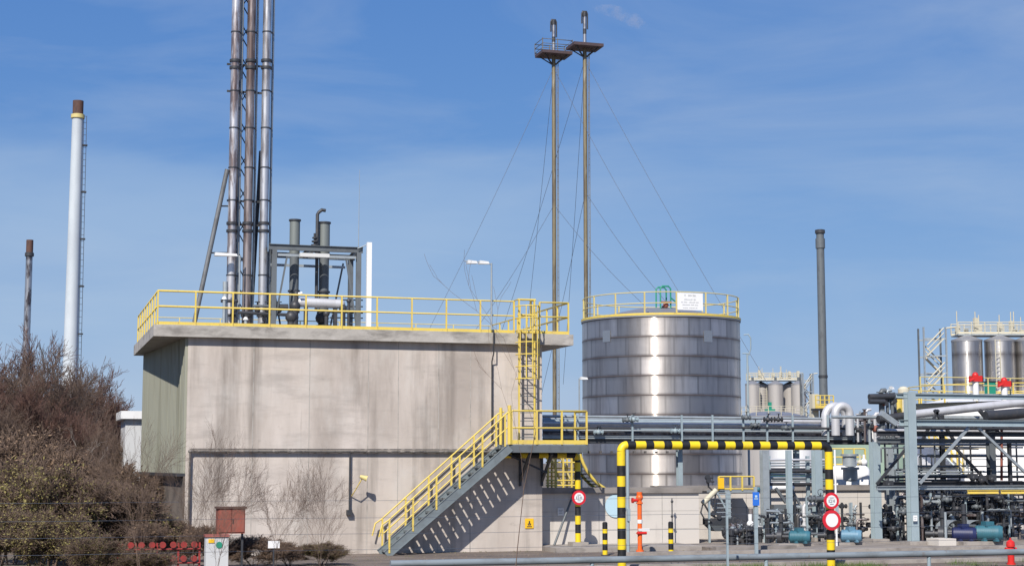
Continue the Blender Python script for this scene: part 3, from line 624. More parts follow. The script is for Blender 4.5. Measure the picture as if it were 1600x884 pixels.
t = thing('roof_hatch_frame', 'green tubular frame with red valve on top of the steel tank', 'frame', (TX+.2, TY-1.5, TZ))
c = P(1041, 480, Y=TY-1.5)
b = MB(); w0 = P(1032,480,Y=TY-1.5).x; w1 = P(1048,480,Y=TY-1.5).x; zt = P(1040,447,Y=TY-1.5).z
for y in (TY-1.5, TY-1.0): b.tube([(w0,y,TZ+.3),(w0,y,zt-.1),(w0+.1,y,zt),(w1-.1,y,zt),(w1,y,zt-.1),(w1,y,TZ+.3)], .035, 8)
b.tube([(w1,TY-1.5,zt-.5),(w1+.6,TY-1.5,TZ+.5)], .035, 8); b.build('tube_frame', MT['green'], t)
b = MB(); b.tube([(w0,TY-1.6,TZ+.75),(w1,TY-1.6,TZ+.75)], .03, 8); b.ball(((w0+w1)/2+.05,TY-1.4,TZ+.62), .13); b.build('valve', MT['red_cab'], t)
b = MB(); b.cyl(((w0+w1)/2,TY-1.3,TZ+.2),((w0+w1)/2,TY-1.3,TZ+.6), .1, n=10); b.build('nozzle', MT['dark'], t)
YSG = TY-TR-.02
p0 = P(1058, 457, Y=YSG); p1 = P(1098, 485, Y=YSG)
t = thing('tank_sign', 'white rectangular text board fixed to the railing of the steel tank', 'sign', (p0.x, YSG, p1.z))
b = MB(); b.box(p0.x, p1.x, YSG-.03, YSG, p1.z, p0.z); b.build('board', MT['white'], t)
b = MB(); W = p1.x-p0.x; H = p0.z-p1.z
rows = [(.80,.12,[(.28,.33),(.42,.50),(.52,.58),(.60,.72)]),(.58,.07,[(.26,.48),(.50,.60),(.64,.72)]),(.42,.07,[(.14,.22),(.25,.40),(.45,.70),(.73,.84)]),(.27,.07,[(.20,.34),(.36,.50),(.54,.66),(.69,.80)]),(.10,.06,[(.22,.42),(.46,.68),(.71,.78)])]
rnd = random.Random(3)
for z, h, segs in rows:
    for a_, c_ in segs:
        x = a_
        while x < c_-.008:
            gl = .014+rnd.random()*.010
            b.box(p0.x+W*x, p0.x+W*(x+gl*.55), YSG-.036, YSG-.031, p1.z+H*z, p1.z+H*(z+h*(.6+.4*rnd.random()))); x += gl+.006
b.build('small_print', MT['greyink'], t)
# pale patches on the tank shell (nameplate frames)
for px, py, nm in ((953,524,'left'),(1105,526,'right')):
    a = math.atan2(-1, 0); d = (px-1034.5)/123; ang = math.atan2(-TX*0-1, 0)
    vdir = Vector((TX,TY,0)).normalized(); rt = Vector((vdir.y,-vdir.x,0)); nr = (rt*d - vdir*math.sqrt(1-d*d)).normalized()
    c = Vector((TX,TY,0))+nr*(TR+.012); z = P(px, py, D=TD-TR*.8).z; tn = Vector((-nr.y, nr.x, 0))
    b = MB(); q = [c-tn*.22, c+tn*.22]; b.beam(q[0]+Vector((0,0,z)), q[1]+Vector((0,0,z)), .012, .5); b.build('nameplate', MT['plate'] if 'plate' in MT else MT.setdefault('plate', mat('nameplate_grey', (.25,.28,.32), .5, .5)), tk)
# lamp left of the tank, lamp mast right of the tank
lamp('small street lamp left of the steel tank with its pole behind the landing', 905, 591, 60, 0, 918, 1, headcol='lamp')
t = thing('lamp_mast', 'thin mast with curved top bracket just right of the steel tank', 'mast', xy0(1170, 78))
p = P(1169, 640, D=78); pt = P(1167, 553, D=78)
b = MB(); b.cyl((p.x,p.y,0),(p.x,p.y,pt.z), .07, .05, 8); b.build('pole', MT['grey_blue'], t)
b = MB(); q = [P(1160,552,D=78), P(1170,552,D=78)]; b.tube(q, .03, 6)
b.tube([P(1170,555,D=78), P(1173,545,D=78), P(1173,528,D=78), P(1169,522,D=78), P(1162,523,D=78)], .03, 6); b.build('bracket', MT['grey_blue'], t)

# ------------------------------------------------------------------ yellow stile stair under the landing
t = thing('stile_stair', 'yellow steel steps with side rails crossing the bund wall below the landing', 'stair', P(890, 764, Y=54.5))
Yq = 54.5; zb = ZBW+.12
for px in (856, 868, 880, 893):
    x = P(px, 740, Y=Yq).x; zt = P(px, 706, Y=Yq).z; b = MB(); b.beam((x,Yq,zb),(x,Yq,zt), .06); b.build('post', MT['yellow'], t)
for py in (712, 722, 737, 750, 758):
    b = MB(); b.tube([P(853,py,Y=Yq), P(903,py,Y=Yq)], .03, 6); b.build('rail', MT['yellow'], t)
for px in (862, 886, 898):
    x = P(px, 740, Y=Yq+.45).x; b = MB(); b.beam((x,Yq+.45,zb),(x,Yq+.45,P(px,709,Y=Yq+.45).z), .05); b.build('post', MT['yellow'], t)
for py in (716, 731, 744, 754):
    b = MB(); b.tube([P(853,py,Y=Yq+.45), P(900,py,Y=Yq+.45)], .025, 6); b.build('rail', MT['yellow'], t)
cur = [(906,709),(911,723),(917,735),(925,746),(935,756),(947,764)]
for off in (0, -13):
    b = MB(); b.tube([P(x+off,y,Y=Yq+(0.5 if off else -.1)) for x, y in cur], .06, 6); b.build('stringer', MT['yellow'], t)
for i in range(5):
    for f in (.0, .5):
        x = cur[i][0]+(cur[i+1][0]-cur[i][0])*f; y = cur[i][1]+(cur[i+1][1]-cur[i][1])*f
        b = MB(); b.beam(P(x,y,Y=Yq-.1), P(x-13,y,Y=Yq+.5), .16, .03); b.build('tread', MT['dark'], t)
b = MB(); b.beam(P(858,710,Y=Yq+.3), P(880,760,Y=Yq+.3), .06); b.beam(P(874,710,Y=Yq+.3), P(896,760,Y=Yq+.3), .06); b.build('stringer', MT['yellow_pale'], t)
b = MB(); a_ = P(853,762,Y=Yq); c_ = P(900,762,Y=Yq); b.box(a_.x, c_.x, Yq-.3, Yq+.5, zb, zb+.06); b.build('platform', MT['dark'], t)

# ------------------------------------------------------------------ flare masts
def flare(label, px, ytop, yplat, D, group, cage):
    q = xy0(px, D); x, y = q.x, q.y; zt = P(px, ytop, D=D).z; zp = P(px, yplat, D=D).z; s = D/F
    t = thing('vent_mast', label, 'mast', (x, y, 0), group)
    b = MB(); b.cyl((x,y,0),(x,y,zp), 3.3*s, 3.3*s, 12); b.build('shaft', MT['mast'], t)
    b = MB(); xo = x+4.3*s
    for dx in (0, 2.2*s): b.beam((xo+dx,y-.15,2),(xo+dx,y-.15,zp), .035)
    zz = 2.2
    while zz < zp: b.beam((xo,y-.15,zz),(xo+2.2*s,y-.15,zz), .025); zz += .45
    b.build('ladder', MT['mast'], t)
    b = MB(); b.cyl((x,y,zp),(x,y,zt-.3), 2.9*s, 2.7*s, 12); b.build('flue', MT['silver_dk'], t)
    b = MB(); b.cyl((x,y,zt-.35),(x,y,zt-.02), 3.3*s, 3.4*s, 12); b.tube([(x-4.6*s,y,zt-.9),(x-4.6*s,y,zt-.15),(x-3.2*s,y,zt+.02),(x+3.2*s,y,zt+.02),(x+4.6*s,y,zt-.15),(x+4.6*s,y,zt-1.3)], .06, 6); b.cyl((x,y,zt-1.7),(x,y,zt-1.3), 2.9*s, 2.9*s, 12); b.build('tip', MT['dark'], t)
    hw = 25*s; b = MB(); b.hull([(x-hw,y-hw*.8,zp),(x+hw,y-hw*.8,zp),(x+hw,y+hw*.8,zp),(x-hw,y+hw*.8,zp)], [(x-hw,y-hw*.8,zp+.22),(x+hw,y-hw*.8,zp+.22),(x+hw,y+hw*.8,zp+.22),(x-hw,y+hw*.8,zp+.22)])
    b.build('platform', MT['platform'], t)
    b = MB()
    for sx in (-1,1):
        for sy in (-1,1): b.beam((x+sx*hw*.75,y+sy*hw*.5,zp),(x+sx*2.5*s,y,zp-14*s), .09)
    b.build('brace', MT['dark'], t)
    if cage:
        for k, nm in ((.9,'top_rail'),(.6,'mid_rail'),(.3,'mid_rail')):
            b = MB(); b.tube([(x-hw,y-hw*.8,zp+k*1.15),(x+hw,y-hw*.8,zp+k*1.15),(x+hw,y+hw*.8,zp+k*1.15),(x-hw,y+hw*.8,zp+k*1.15),(x-hw,y-hw*.8,zp+k*1.15)], .022, 6); b.build(nm, MT['mast'], t)
        for sx in (-1,0,1):
            for sy in (-1,1): b = MB(); b.beam((x+sx*hw,y+sy*hw*.8,zp+.2),(x+sx*hw,y+sy*hw*.8,zp+1.1), .045); b.build('rail_post', MT['mast'], t)
    return t, x, y, zp, s
MT['silver_dk'] = mat('smoked_steel', (.45,.44,.44), .35, .8, [((.07,.05,.05),(2,2,.6),.46,.56,.9)])
m1, x1_, y1_, z1_, s1_ = flare('left tall guyed vent mast with railed dark platform near its top', 867, 32, 88, 118, 'guyed vent masts', True)
m2, x2_, y2_, z2_, s2_ = flare('right and taller guyed vent mast with bare dark platform', 917, 19, 76, 116, 'guyed vent masts', False)
def guy(t, x, y, z, s, p1):
    a = Vector((x,y,z)); c = Vector(p1); pts = [a+(c-a)*(i/10)-Vector((0,0,.35*math.sin(math.pi*i/10))) for i in range(11)]
    b = MB(); b.tube(pts, .016, 5); b.build('guy_wire', MT['wire'] if 'wire' in MT else MT.setdefault('wire', mat('guy_wire_steel', (.10,.12,.16), .5, .3)), t)
def wend(px, py, D): return P(px, py, D=D)
guy(m1, x1_, y1_, z1_-.9, s1_, wend(655, 545, 112)); guy(m1, x1_, y1_, z1_-.9, s1_, wend(818, 560, 128)); guy(m1, x1_, y1_, z1_-.9, s1_, wend(1060, 455, 110))
guy(m1, x1_, y1_, P(867,320,D=118).z, s1_, wend(722, 545, 112)); guy(m1, x1_, y1_, P(867,320,D=118).z, s1_, wend(1010, 480, 112))
guy(m2, x2_, y2_, z2_-.9, s2_, wend(770, 560, 124)); guy(m2, x2_, y2_, z2_-.9, s2_, wend(1200, 600, 108)); guy(m2, x2_, y2_, z2_-.9, s2_, wend(880, 600, 130))
guy(m2, x2_, y2_, P(917,300,D=116).z, s2_, wend(1048, 480, 110)); guy(m2, x2_, y2_, P(917,300,D=116).z, s2_, wend(845, 620, 124))

# ------------------------------------------------------------------ chimneys
def chimney(label, pxb, pxt, ytop, D, rb, rt, m, cap=None, ladder=False, band=None, ladder_m='dark'):
    q = xy0(pxb, D); x, y = q.x, q.y; zt = P(pxt, ytop, D=D).z; s = D/F
    t = thing('chimney', label, 'chimney', (x, y, 0))
    ct = cap[0]*s if cap else 0
    b = MB(); b.cyl((x,y,0),(x,y,zt-ct), rb*s, rt*s, 28); b.build('shaft', MT[m], t)
    if cap:
        b = MB(); b.cyl((x,y,zt-ct),(x,y,zt), cap[1]*s, cap[1]*s, 24); b.build('cap', MT[cap[2]], t)
        b = MB(); b.lathe((x,y,zt-ct), [(rt*s+.02,-.3),(rt*s+.12,-.25),(rt*s+.12,.1),(cap[1]*s,.15)], 28); b.build('collar', MT[cap[3]], t)
    if ladder:
        b = MB(); yy = y-.1; 
        def rad(z): return (rb+(rt-rb)*z/zt)*s
        for o in (.04, .30): b.beam((x+rad(0)+o,yy,0),(x+rad(zt)+o,yy,zt-ct), .05)
        z = 4
        while z < zt-ct:
            b.beam((x+rad(z)+.04,yy,z),(x+rad(z)+.30,yy,z), .035)
            z += .6
        z = 6
        while z < zt-ct: b.box(x+rad(z)-.05, x+rad(z)+.42, yy-.2, yy+.25, z-.06, z+.06); z += 4.5
        b.build('ladder', MT[ladder_m], t)
    if band:
        for (yy0, yy1, rr, mm) in band:
            b = MB(); b.cyl((x,y,P(pxt,yy1,D=D).z),(x,y,P(pxt,yy0,D=D).z), rr*s, n=24); b.build('band', MT[mm], t)
    return t
chimney('tall white painted chimney with brown rusty top left of the building', 105, 118, 158, 150, 12.5, 8.6, 'chimney_white', (24, 8.3, 'rust', 'yellow_pale'), True)
chimney('short slim grey chimney with rusty top at the far left', 35, 37, 375, 170, 5.5, 5.2, 'silver_dk', (22, 5.4, 'rust', 'dark'), False)
t = chimney('dark grey steel chimney standing alone over the silos at right', 1289, 1285, 360, 165, 6.8, 6.0, 'darkgrey', (1, 5.2, 'dark', 'dark'), False, [(373,388,7.4,'darkgrey'),(586,590,7.2,'dark')])
p = P(1284, 640, D=165)
t = thing('chimney_platform', 'pale yellow access platform round the foot of the dark chimney', 'platform', (p.x, p.y, p.z))
b = MB(); b.box(p.x-1.5, p.x+.5, p.y-1.6, p.y-.5, p.z-.1, p.z+.1); b.build('deck', MT['dark'], t)
railing('', '', [(p.x-1.5,p.y-1.6,p.z+.1),(p.x+.5,p.y-1.6,p.z+.1)], parent=t, mt='yellow', h=1.3, mid=(.4,.85), r=.05, post=.5, toe=.3)
b = MB(); b.box(p.x-1.3, p.x-.6, p.y-.5, p.y+.2, p.z-2, p.z+1.6); b.build('panel', MT['cream'], t)

# ------------------------------------------------------------------ far silos
def silo_group(n, pxs, rpx, ytop, D, m, labels, grp, legs):
    s = D/F; z = P(pxs[0], ytop, D=D).z; first = None
    for i, px in enumerate(pxs):
        q = xy0(px, D+(3 if i % 2 and n > 3 else 0))
        if first is None:
            t = thing('silo', labels[0], 'silo', q, grp); ROOT[t.name] = q
            b = MB(); b.lathe((q.x,q.y,0), [(rpx*s*.35,2.0),(rpx*s,4.5),(rpx*s,z)], 36); b.build('shell', MT[m], t)
            b = MB(); b.lathe((q.x,q.y,z), [(rpx*s+.03,-.12),(rpx*s+.03,.05),(.3,.5),(0,.5)], 30); b.build('roof', MT['roofsteel'], t)
            for a in range(4):
                an_ = math.pi/4+a*math.pi/2; b = MB(); b.beam((q.x+rpx*s*.8*math.cos(an_),q.y+rpx*s*.8*math.sin(an_),0),(q.x+rpx*s*.8*math.cos(an_),q.y+rpx*s*.8*math.sin(an_),4.3), .2); b.build('leg', MT['galv'], t)
            b = MB(); b.cyl((q.x,q.y,z+.45),(q.x,q.y,z+1.1), .2, n=8); b.build('vent', MT['darkgrey'], t)
            first = t
        else:
            t = copy_tree(first); put(t, q, labels[i], group=grp)
    return z
zA = silo_group(5, [1178, 1191, 1214, 1236.5, 1250], 11.6, 600, 250, 'silo_far',
    ['far pale silo peeking out beside the steel tank, first of the small row', 'far pale silo second from the left of the small row', 'far pale silo in the middle of the small row', 'far pale silo fourth from the left of the small row', 'far pale silo at the right end of the small row by the lattice tower'], 'far silos behind the pipe rack', 0)
zB = silo_group(3, [1516.5, 1568, 1616], 23.4, 532, 150, 'silo',
    ['big dark steel silo nearest the zigzag stair tower', 'big steel silo with a pale ladder up its front, right of the first', 'big steel silo cut off by the right edge of the photo'], 'big silos at the right edge', 0)
def top_walk(name, label, px0, px1, D, z, mt='cream', h=1.1, depth=2.4, clutter=6):
    a_ = P(px0, 600, D=D); c_ = P(px1, 600, D=D); s = D/F; d = (c_-a_); d.z = 0; d.normalize(); nn = Vector((-d.y, d.x, 0))
    a0 = Vector((a_.x,a_.y,z)); c0 = Vector((c_.x,c_.y,z)); t = thing(name, label, 'walkway', a0)
    b = MB(); b.beam(a0+Vector((0,0,.05))-nn*0, c0+Vector((0,0,.05)), depth, .12); b.build('deck', MT['galv'], t)
    for sd_ in (-1, 1):
        o = nn*(depth/2*sd_)
        railing('', '', [a0+o+Vector((0,0,.12)), c0+o+Vector((0,0,.12))], parent=t, mt=mt, h=h, mid=(h*.35, h*.7), r=.045, post=1.3, toe=.22, pr=.08)
    rn = random.Random(5)
    for i in range(clutter):
        q = a0+(c0-a0)*rn.random()+nn*(rn.random()-.5)*depth*.7; hh = .5+rn.random()*1.1; b = MB()
        b.box(q.x-.15, q.x+.25, q.y-.15, q.y+.15, z+.1, z+.1+hh)
        b.cyl(q, q+Vector((0,0,1.4+rn.random())), .05, n=6); b.build('fitting', MT['cream'], t)
    return t
top_walk('silo_walkway', 'cream railed walkway along the tops of the small far silos', 1168, 1252, 252, zA+.6, clutter=9)
top_walk('silo_walkway', 'cream railed walkway on top of the big silos at the right edge', 1494, 1640, 151, zB+.5, clutter=9)
def ladder_strip(label, px, y0, y1, D, mt='cream', w=.5):
    a_ = P(px, y1, D=D); z1 = P(px, y0, D=D).z; t = thing('silo_ladder', label, 'ladder', a_)
    b = MB()
    for dx in (-w/2, w/2): b.beam((a_.x+dx,a_.y,a_.z),(a_.x+dx,a_.y,z1), .07)
    b.build('stiles', MT[mt], t); b = MB(); z = a_.z
    while z < z1: b.beam((a_.x-w/2,a_.y,z),(a_.x+w/2,a_.y,z), .045); z += .4
    b.build('rungs', MT[mt], t)
ladder_strip('pale yellow ladder on the second big silo', 1561, 530, 606, 147.0)
ladder_strip('pale yellow ladder on the small far silos', 1193, 605, 640, 247.0, 'cream', 1.2)
def stair_tower(label, px0, px1, ytop, ybot, D, depth, mt, flights, w=.14):
    a_ = xy0(px0, D); c_ = xy0(px1, D); zt = P(px0, ytop, D=D).z; d = (c_-a_).normalized(); nn = Vector((-d.y,d.x,0)); W = (c_-a_).length
    t = thing('stair_tower', label, 'tower', a_)
    for k in (0, 1):
        for j in (0, 1):
            q = a_+d*W*k+nn*depth*j; b = MB(); b.beam(q, q+Vector((0,0,zt+1.1)), w, w); b.build('column', MT['galv'] if j == 0 else MT['darkgrey'], t)
    for i in range(flights):
        z0 = zt*(i/flights); z1 = zt*((i+1)/flights); f = i % 2
        p0 = a_+d*(W*.12 if not f else W*.88)+Vector((0,0,z0))+nn*(.5*depth*f+.1); p1 = a_+d*(W*.88 if not f else W*.12)+Vector((0,0,z1))+nn*(.5*depth*f+.1)
        b = MB(); b.beam(p0, p1, .6, .10, up=(0,0,1)); b.build('flight', MT[mt], t)
        b = MB(); b.tube([p0-nn*.35+Vector((0,0,1)), p1-nn*.35+Vector((0,0,1))], .07, 6); b.tube([p0-nn*.35+Vector((0,0,.55)), p1-nn*.35+Vector((0,0,.55))], .05, 6); b.build('handrail', MT['cream'], t)
        for kk in range(2):
            q0 = a_+Vector((0,0,z1))+nn*depth*kk; b = MB(); b.beam(q0, q0+d*W, .1, .14); b.build('beam', MT['galv'], t)
    b = MB(); b.tube([a_+d*W+Vector((0,0,zt+1)), a_+d*W*1.45+Vector((0,0,zt+1.1))], .08, 6); b.build('bridge_rail', MT['cream'], t)
stair_tower('zigzag steel stair tower standing left of the big right hand silos', 1449, 1484, 529, 615, 150, 2.0, 'cream', 9)
stair_tower('small far lattice stair tower right of the small pale silos', 1257, 1273, 594, 648, 245, 2.0, 'galv', 9, .22)

# ------------------------------------------------------------------ tanks behind the rack
def tank(name, label, px, rpx, ytop, D, m, dome=.3, rail=None, band=None, group=None):
    q = xy0(px, D); s = D/F; r = rpx*s; z = P(px, ytop, D=D).z
    t = thing(name, label, 'tank', q, group)
    b = MB(); b.lathe((q.x,q.y,0), [(r,0),(r,z)], 64); b.build('shell', MT[m], t)
    b = MB(); b.lathe((q.x,q.y,z), [(r+.04,-.08),(r+.04,.04),(r*.5,dome*.75),(0,dome)], 48); b.build('roof', MT['roofsteel'] if m != 'white_tank' else MT['white_tank'], t)
    if rail: ring_rail(t, q.x, q.y, z+.03, r-.08, 1.1, 18, rail, .03, 0, 2*math.pi, True, .07)
    if band:
        y0, y1, mm = band; b = MB(); b.lathe((q.x,q.y,0), [(r+.01,P(px,y1,D=D).z),(r+.03,P(px,y1,D=D).z),(r+.03,P(px,y0,D=D).z),(r+.01,P(px,y0,D=D).z)], 64); b.build('band', MT[mm], t)
    return t, q, r, z
tank('storage_tank', 'low domed tank with pale yellow railing below the small far silos', 1206, 56, 651, 190, 'silo_far', .7, 'cream')
q = P(1203, 640, D=190); b = MB(); b.box(q.x-.5, q.x+.5, q.y-.4, q.y+.4, q.z-.5, q.z+.1); b.box(q.x-.15, q.x+.15, q.y-.2, q.y+.2, q.z+.1, q.z+.9); tag(b.build('roof_fitting', MT['green'], None, (q.x, q.y, q.z-.6)), 'small green fitting on the crown of the low domed tank', 'fitting')
tank('storage_tank', 'white tank with green foot band seen under the striped portal bar', 1236, 34, 690, 82, 'white', .3, None, (739, 743.5, 'green'))
tank('storage_tank', 'grey green tank seen between the striped portal and the big grey column', 1365, 78, 684, 105, 'green_tank', .3)
wt, wq, wr, wz_ = tank('storage_tank', 'huge bright white tank behind the truss at the right edge', 1575, 152, 636, 92, 'white_tank', .8, 'yellow')
# stair round the white tank
t = thing('tank_stair', 'yellow railed stair curling up the left side of the white tank', 'stair', P(1460, 745, D=88))
vd = Vector((wq.x,wq.y,0)).normalized(); rtv = Vector((vd.y,-vd.x,0))
def onring(px, rad):
    d = max(-.999, min(.999, (px-1575)/152*wr/rad)); return Vector((wq.x,wq.y,0))+(rtv*d-vd*math.sqrt(1-d*d))*rad
N_ = 16; pr1 = []
for i in range(N_+1):
    f = i/N_; px = 1447+(1512-1447)*f; py = 668+(742-668)*f
    q = onring(px, wr+.9); zz = P(px, py, D=88).z; pr1.append((q, onring(px, wr+.1), zz))
for i in range(N_):
    q, qi, z = pr1[i]; b = MB(); b.beam(Vector((q.x,q.y,z)), Vector((qi.x,qi.y,z)), .26, .05); b.build('tread', MT['galv'], t)
b = MB(); b.tube([(q.x,q.y,z+1.1) for q, qi, z in pr1], .05, 6); b.tube([(q.x,q.y,z+.6) for q, qi, z in pr1], .04, 6)
b.build('handrail', MT['yellow'], t)
b = MB(); b.tube([(q.x,q.y,z) for q, qi, z in pr1], .08, 6); b.build('stringer', MT['galv'], t)
for i in range(0, N_+1, 2):
    q, qi, z = pr1[i]; b = MB(); b.beam((q.x,q.y,z),(q.x,q.y,z+1.1), .07); b.build('post', MT['yellow'], t)
# horizontal white vessels
def hvessel(label, px0, px1, py, D, r, m='white'):
    a_ = P(px0, py, D=D); c_ = P(px1, py, D=D); a_.z = c_.z = (a_.z+c_.z)/2; d = (c_-a_).normalized()
    t = thing('horizontal_vessel', label, 'vessel', ((a_+c_)/2-Vector((0,0,(a_.z+c_.z)/2))), 'white horizontal vessels')
    b = MB(); b.cyl(a_, c_, r, n=24, caps=False)
    for e, sg in ((a_,-1),(c_,1)):
        b.tube([e, e+d*sg*r*.25, e+d*sg*r*.42, e+d*sg*r*.5], r, 24, rs=[r, r*.87, r*.55, r*.05])
    b.build('shell', MT[m], t)
    for f in (.2, .8):
        q = a_+(c_-a_)*f; b = MB(); b.box(q.x-.25, q.x+.25, q.y-r*.7, q.y+r*.7, 0, q.z-r*.6); b.build('saddle', MT['kerb'], t)
    b = MB(); q = (a_+c_)/2; b.cyl(q+Vector((0,0,r*.9)), q+Vector((0,0,r+.4)), .3, n=12); b.cyl(q+Vector((0,0,r+.4)), q+Vector((0,0,r+.5)), .38, n=12); b.build('manhole', MT['galv'], t)
hvessel('upper white horizontal vessel behind the right portal post', 1304, 1352, 742, 70, .42)
hvessel('lower white horizontal vessel just above the bund coping right of the portal', 1302, 1356, 759, 67, .28)
t = thing('vessel_platform', 'yellow railed platform above the white horizontal vessels', 'platform', P(1300, 726, D=72))
a_ = P(1300,727,D=72); c_ = P(1352,727,D=72)
b = MB(); b.beam(a_, c_, .9, .06); b.build('deck', MT['galv'], t)
railing('', '', [a_, c_], parent=t, h=.75, mid=(.38,), r=.03, post=.5, toe=.08)
for px, r, m in ((1322,.14,'green'),(1334,.18,'white'),(1344,.12,'cream'),(1350,.16,'white')):
    q = P(px, 722, D=71.5); b = MB(); b.ball(q, r); b.cyl(q-Vector((0,0,.2)), q+Vector((0,0,.35)), r*.4, n=8); b.build('fitting', MT[m], t)

# ------------------------------------------------------------------ pipe bridge
def run(b, px0, px1, py, Y, r, n=10, slope=0):
    a_ = P(px0, py, Y=Y); z = a_.z; x1 = P(px1, py, Y=Y).x
    b.cyl((a_.x,Y,z),(x1,Y,z+slope), r, n=n); return a_.x, x1, z
pb = thing('pipe_bridge', 'long grey pipe bridge crossing in front of the steel tank', 'pipe bridge', P(1190, 850, Y=58.6))
YP = 58.6
RUNS = [(848,1398,650,YP,.055,'galv'),(848,1372,654,YP+1.3,.05,'galv'),(848,1420,661,YP+.3,.075,'silver'),(848,1420,665.5,YP+.5,.07,'silver'),(848,1420,672,YP+.8,.06,'galv'),(848,1420,674,YP+.1,.03,'dark'),(848,1420,669,YP-.1,.025,'grey_blue'),(848,1420,676.5,YP+.2,.045,'rusty_brown'),
        (848,1420,679,YP+.9,.07,'galv'),(848,1200,657,YP+.9,.06,'grey_blue'),(1190,1425,657.5,YP+.6,.08,'silver'),(1160,1340,668,YP-.3,.05,'dark'),(848,985,668,YP-.3,.045,'dark')]
for (p0, p1, py, Y, r, m) in RUNS:
    b = MB(); run(b, p0, p1, py, Y, r); b.build('pipe', MT[m], pb)
for (py, Y, w_, h_, m) in ((682.5, YP-.15, .10, .10, 'galv'), (689, YP-.1, .14, .17, 'dark'), (688, YP+1.3, .14, .2, 'dark')):
    a_ = P(848, py, Y=Y); x1 = P(1425, py, Y=Y).x; b = MB(); b.ibeam((a_.x,Y,a_.z),(x1,Y,a_.z), w_, h_); b.build('beam', MT[m], pb)
z688 = P(1000, 688, Y=YP).z
for px in (900, 985, 1062, 1110, 1158, 1195, 1235, 1290, 1330, 1385):
    x = P(px, 688, Y=YP).x; b = MB(); b.beam((x,YP-.05,z688+.12),(x,YP+1.25,z688+.12), .1, .08); b.build('cross_beam', MT['darkgrey'], pb)
    b = MB(); b.beam((x,YP-.22,z688-.02),(x,YP-.22,P(px,648,Y=YP-.22).z), .07, .06); b.build('upright', MT['grey_blue'], pb)
rnd = random.Random(11)
for px, py in ((935,675),(980,656),(990,655),(1055,673),(1166,652),(1180,664),(1200,655),(1216,655),(1228,668),(1305,657),(1345,672),(1380,655)):
    Y = YP-.35; c = P(px, py, Y=Y); b = MB(); b.ball(c, .10, 10); b.cyl(c-Vector((.2,0,0)), c+Vector((.2,0,0)), .055, n=8); b.disc(c-Vector((.16,0,0)), (1,0,0), .10, .03, 12); b.disc(c+Vector((.16,0,0)), (1,0,0), .10, .03, 12)
    b.cyl(c, c+Vector((0,-.05,.22)), .02, n=6); vo = b.build('valve', MT[rnd.choice(['dark','grey_blue','darkgrey'])], pb); b = MB(); b.disc(c+Vector((0,-.05,.23)), (0,0,1), .09, .02, 12); b.build('handwheel', MT['dark'], vo)
def column(parent, px, ytop, D_or_Y, w_, m, zfoot=.12, pad=True, h_=None):
    Y = D_or_Y; q = P(px, 760, Y=Y); zt = P(px, ytop, Y=Y).z
    b = MB(); b.ibeam((q.x,Y,zfoot+.12),(q.x,Y,zt), w_, h_ or w_, .02); o = b.build('column', MT[m], parent)
    if pad: b = MB(); b.box(q.x-w_*1.1, q.x+w_*1.1, Y-w_*1.1, Y+w_*1.1, zfoot-.11, zfoot+.12); b.build('footing', MT['kerb'], parent)
    return q.x
for px in (905, 1062, 1245, 1400):
    column(pb, px, 690, YP+.6, .2, 'grey_blue')

# silver expansion loops and manifold over the rack
t = thing('expansion_loop', 'pair of shiny silver pipe loops above the rack beside the dark chimney', 'pipe', P(1310, 660, Y=58))
for (pxa, pxb, ytop, Y, r) in ((1290, 1322, 634, 58.6, .17), (1306, 1328, 634, 57.6, .17)):
    a_ = P(pxa, 680, Y=Y); c_ = P(pxb, 680, Y=Y); zt = P(pxa, ytop, Y=Y).z; R_ = (c_.x-a_.x)/2
    pts = [(a_.x,Y,a_.z)]+[(a_.x+R_-R_*math.cos(k*math.pi/12), Y, zt-R_+R_*math.sin(k*math.pi/12)) for k in range(13)]+[(c_.x,Y,c_.z)]
    b = MB(); b.tube(pts, r, 14); b.build('pipe_loop', MT['silver'], t)
def manifold(label, px0, px1, ytop, ybot, Y, seed, n=7, mats=('galv','silver','dark','rusty_brown'), r=(.03,.07), group=None, name='pipe_manifold', foot=False):
    rn = random.Random(seed); t = thing(name, label, 'pipework', P((px0+px1)/2, ybot, Y=Y) if not foot else Vector((P((px0+px1)/2, ybot, Y=Y).x, Y, .12)), group)
    for i in range(n):
        px = px0+(px1-px0)*(i+.5)/n+rn.uniform(-1,1)*2; Yi = Y+rn.uniform(-.4,.4); a_ = P(px, ybot, Y=Yi); zt = P(px, ytop+rn.random()*(ybot-ytop)*.4, Y=Yi).z
        if foot: a_.z = .12
        rr = rn.uniform(*r); b = MB(); b.cyl(a_, (a_.x,Yi,zt), rr, n=8)
        if rn.random() < .6: b.disc((a_.x,Yi,zt), (0,0,1), rr*1.9, .04, 10)
        if rn.random() < .5: b.tube([(a_.x,Yi,zt-.02),(a_.x+.05,Yi,zt+.06),(a_.x+.22,Yi,zt+.08)], rr, 8)
        b.build('riser', MT[rn.choice(mats)], t)
        if rn.random() < .7:
            z = a_.z+(zt-a_.z)*rn.uniform(.3,.9); b = MB(); b.ball((a_.x,Yi-.02,z), rr*2.2, 8); b.cyl((a_.x,Yi,z),(a_.x,Yi-.22,z), .015, n=6); vo = b.build('valve', MT[rn.choice(('dark','darkgrey','red_cab'))], t); b = MB(); b.disc((a_.x,Yi-.23,z), (0,1,0), .09, .02, 12); b.build('handwheel', MT['dark'], vo)
    for k in range(max(2, n//3)):
        py = ytop+(ybot-ytop)*rn.uniform(.35,.95); Yi = Y+rn.uniform(-.3,.5); b = MB(); run(b, px0-3, px1+3, py, Yi, rn.uniform(*r), 8); b.build('header_pipe', MT[rn.choice(mats)], t)
    return t
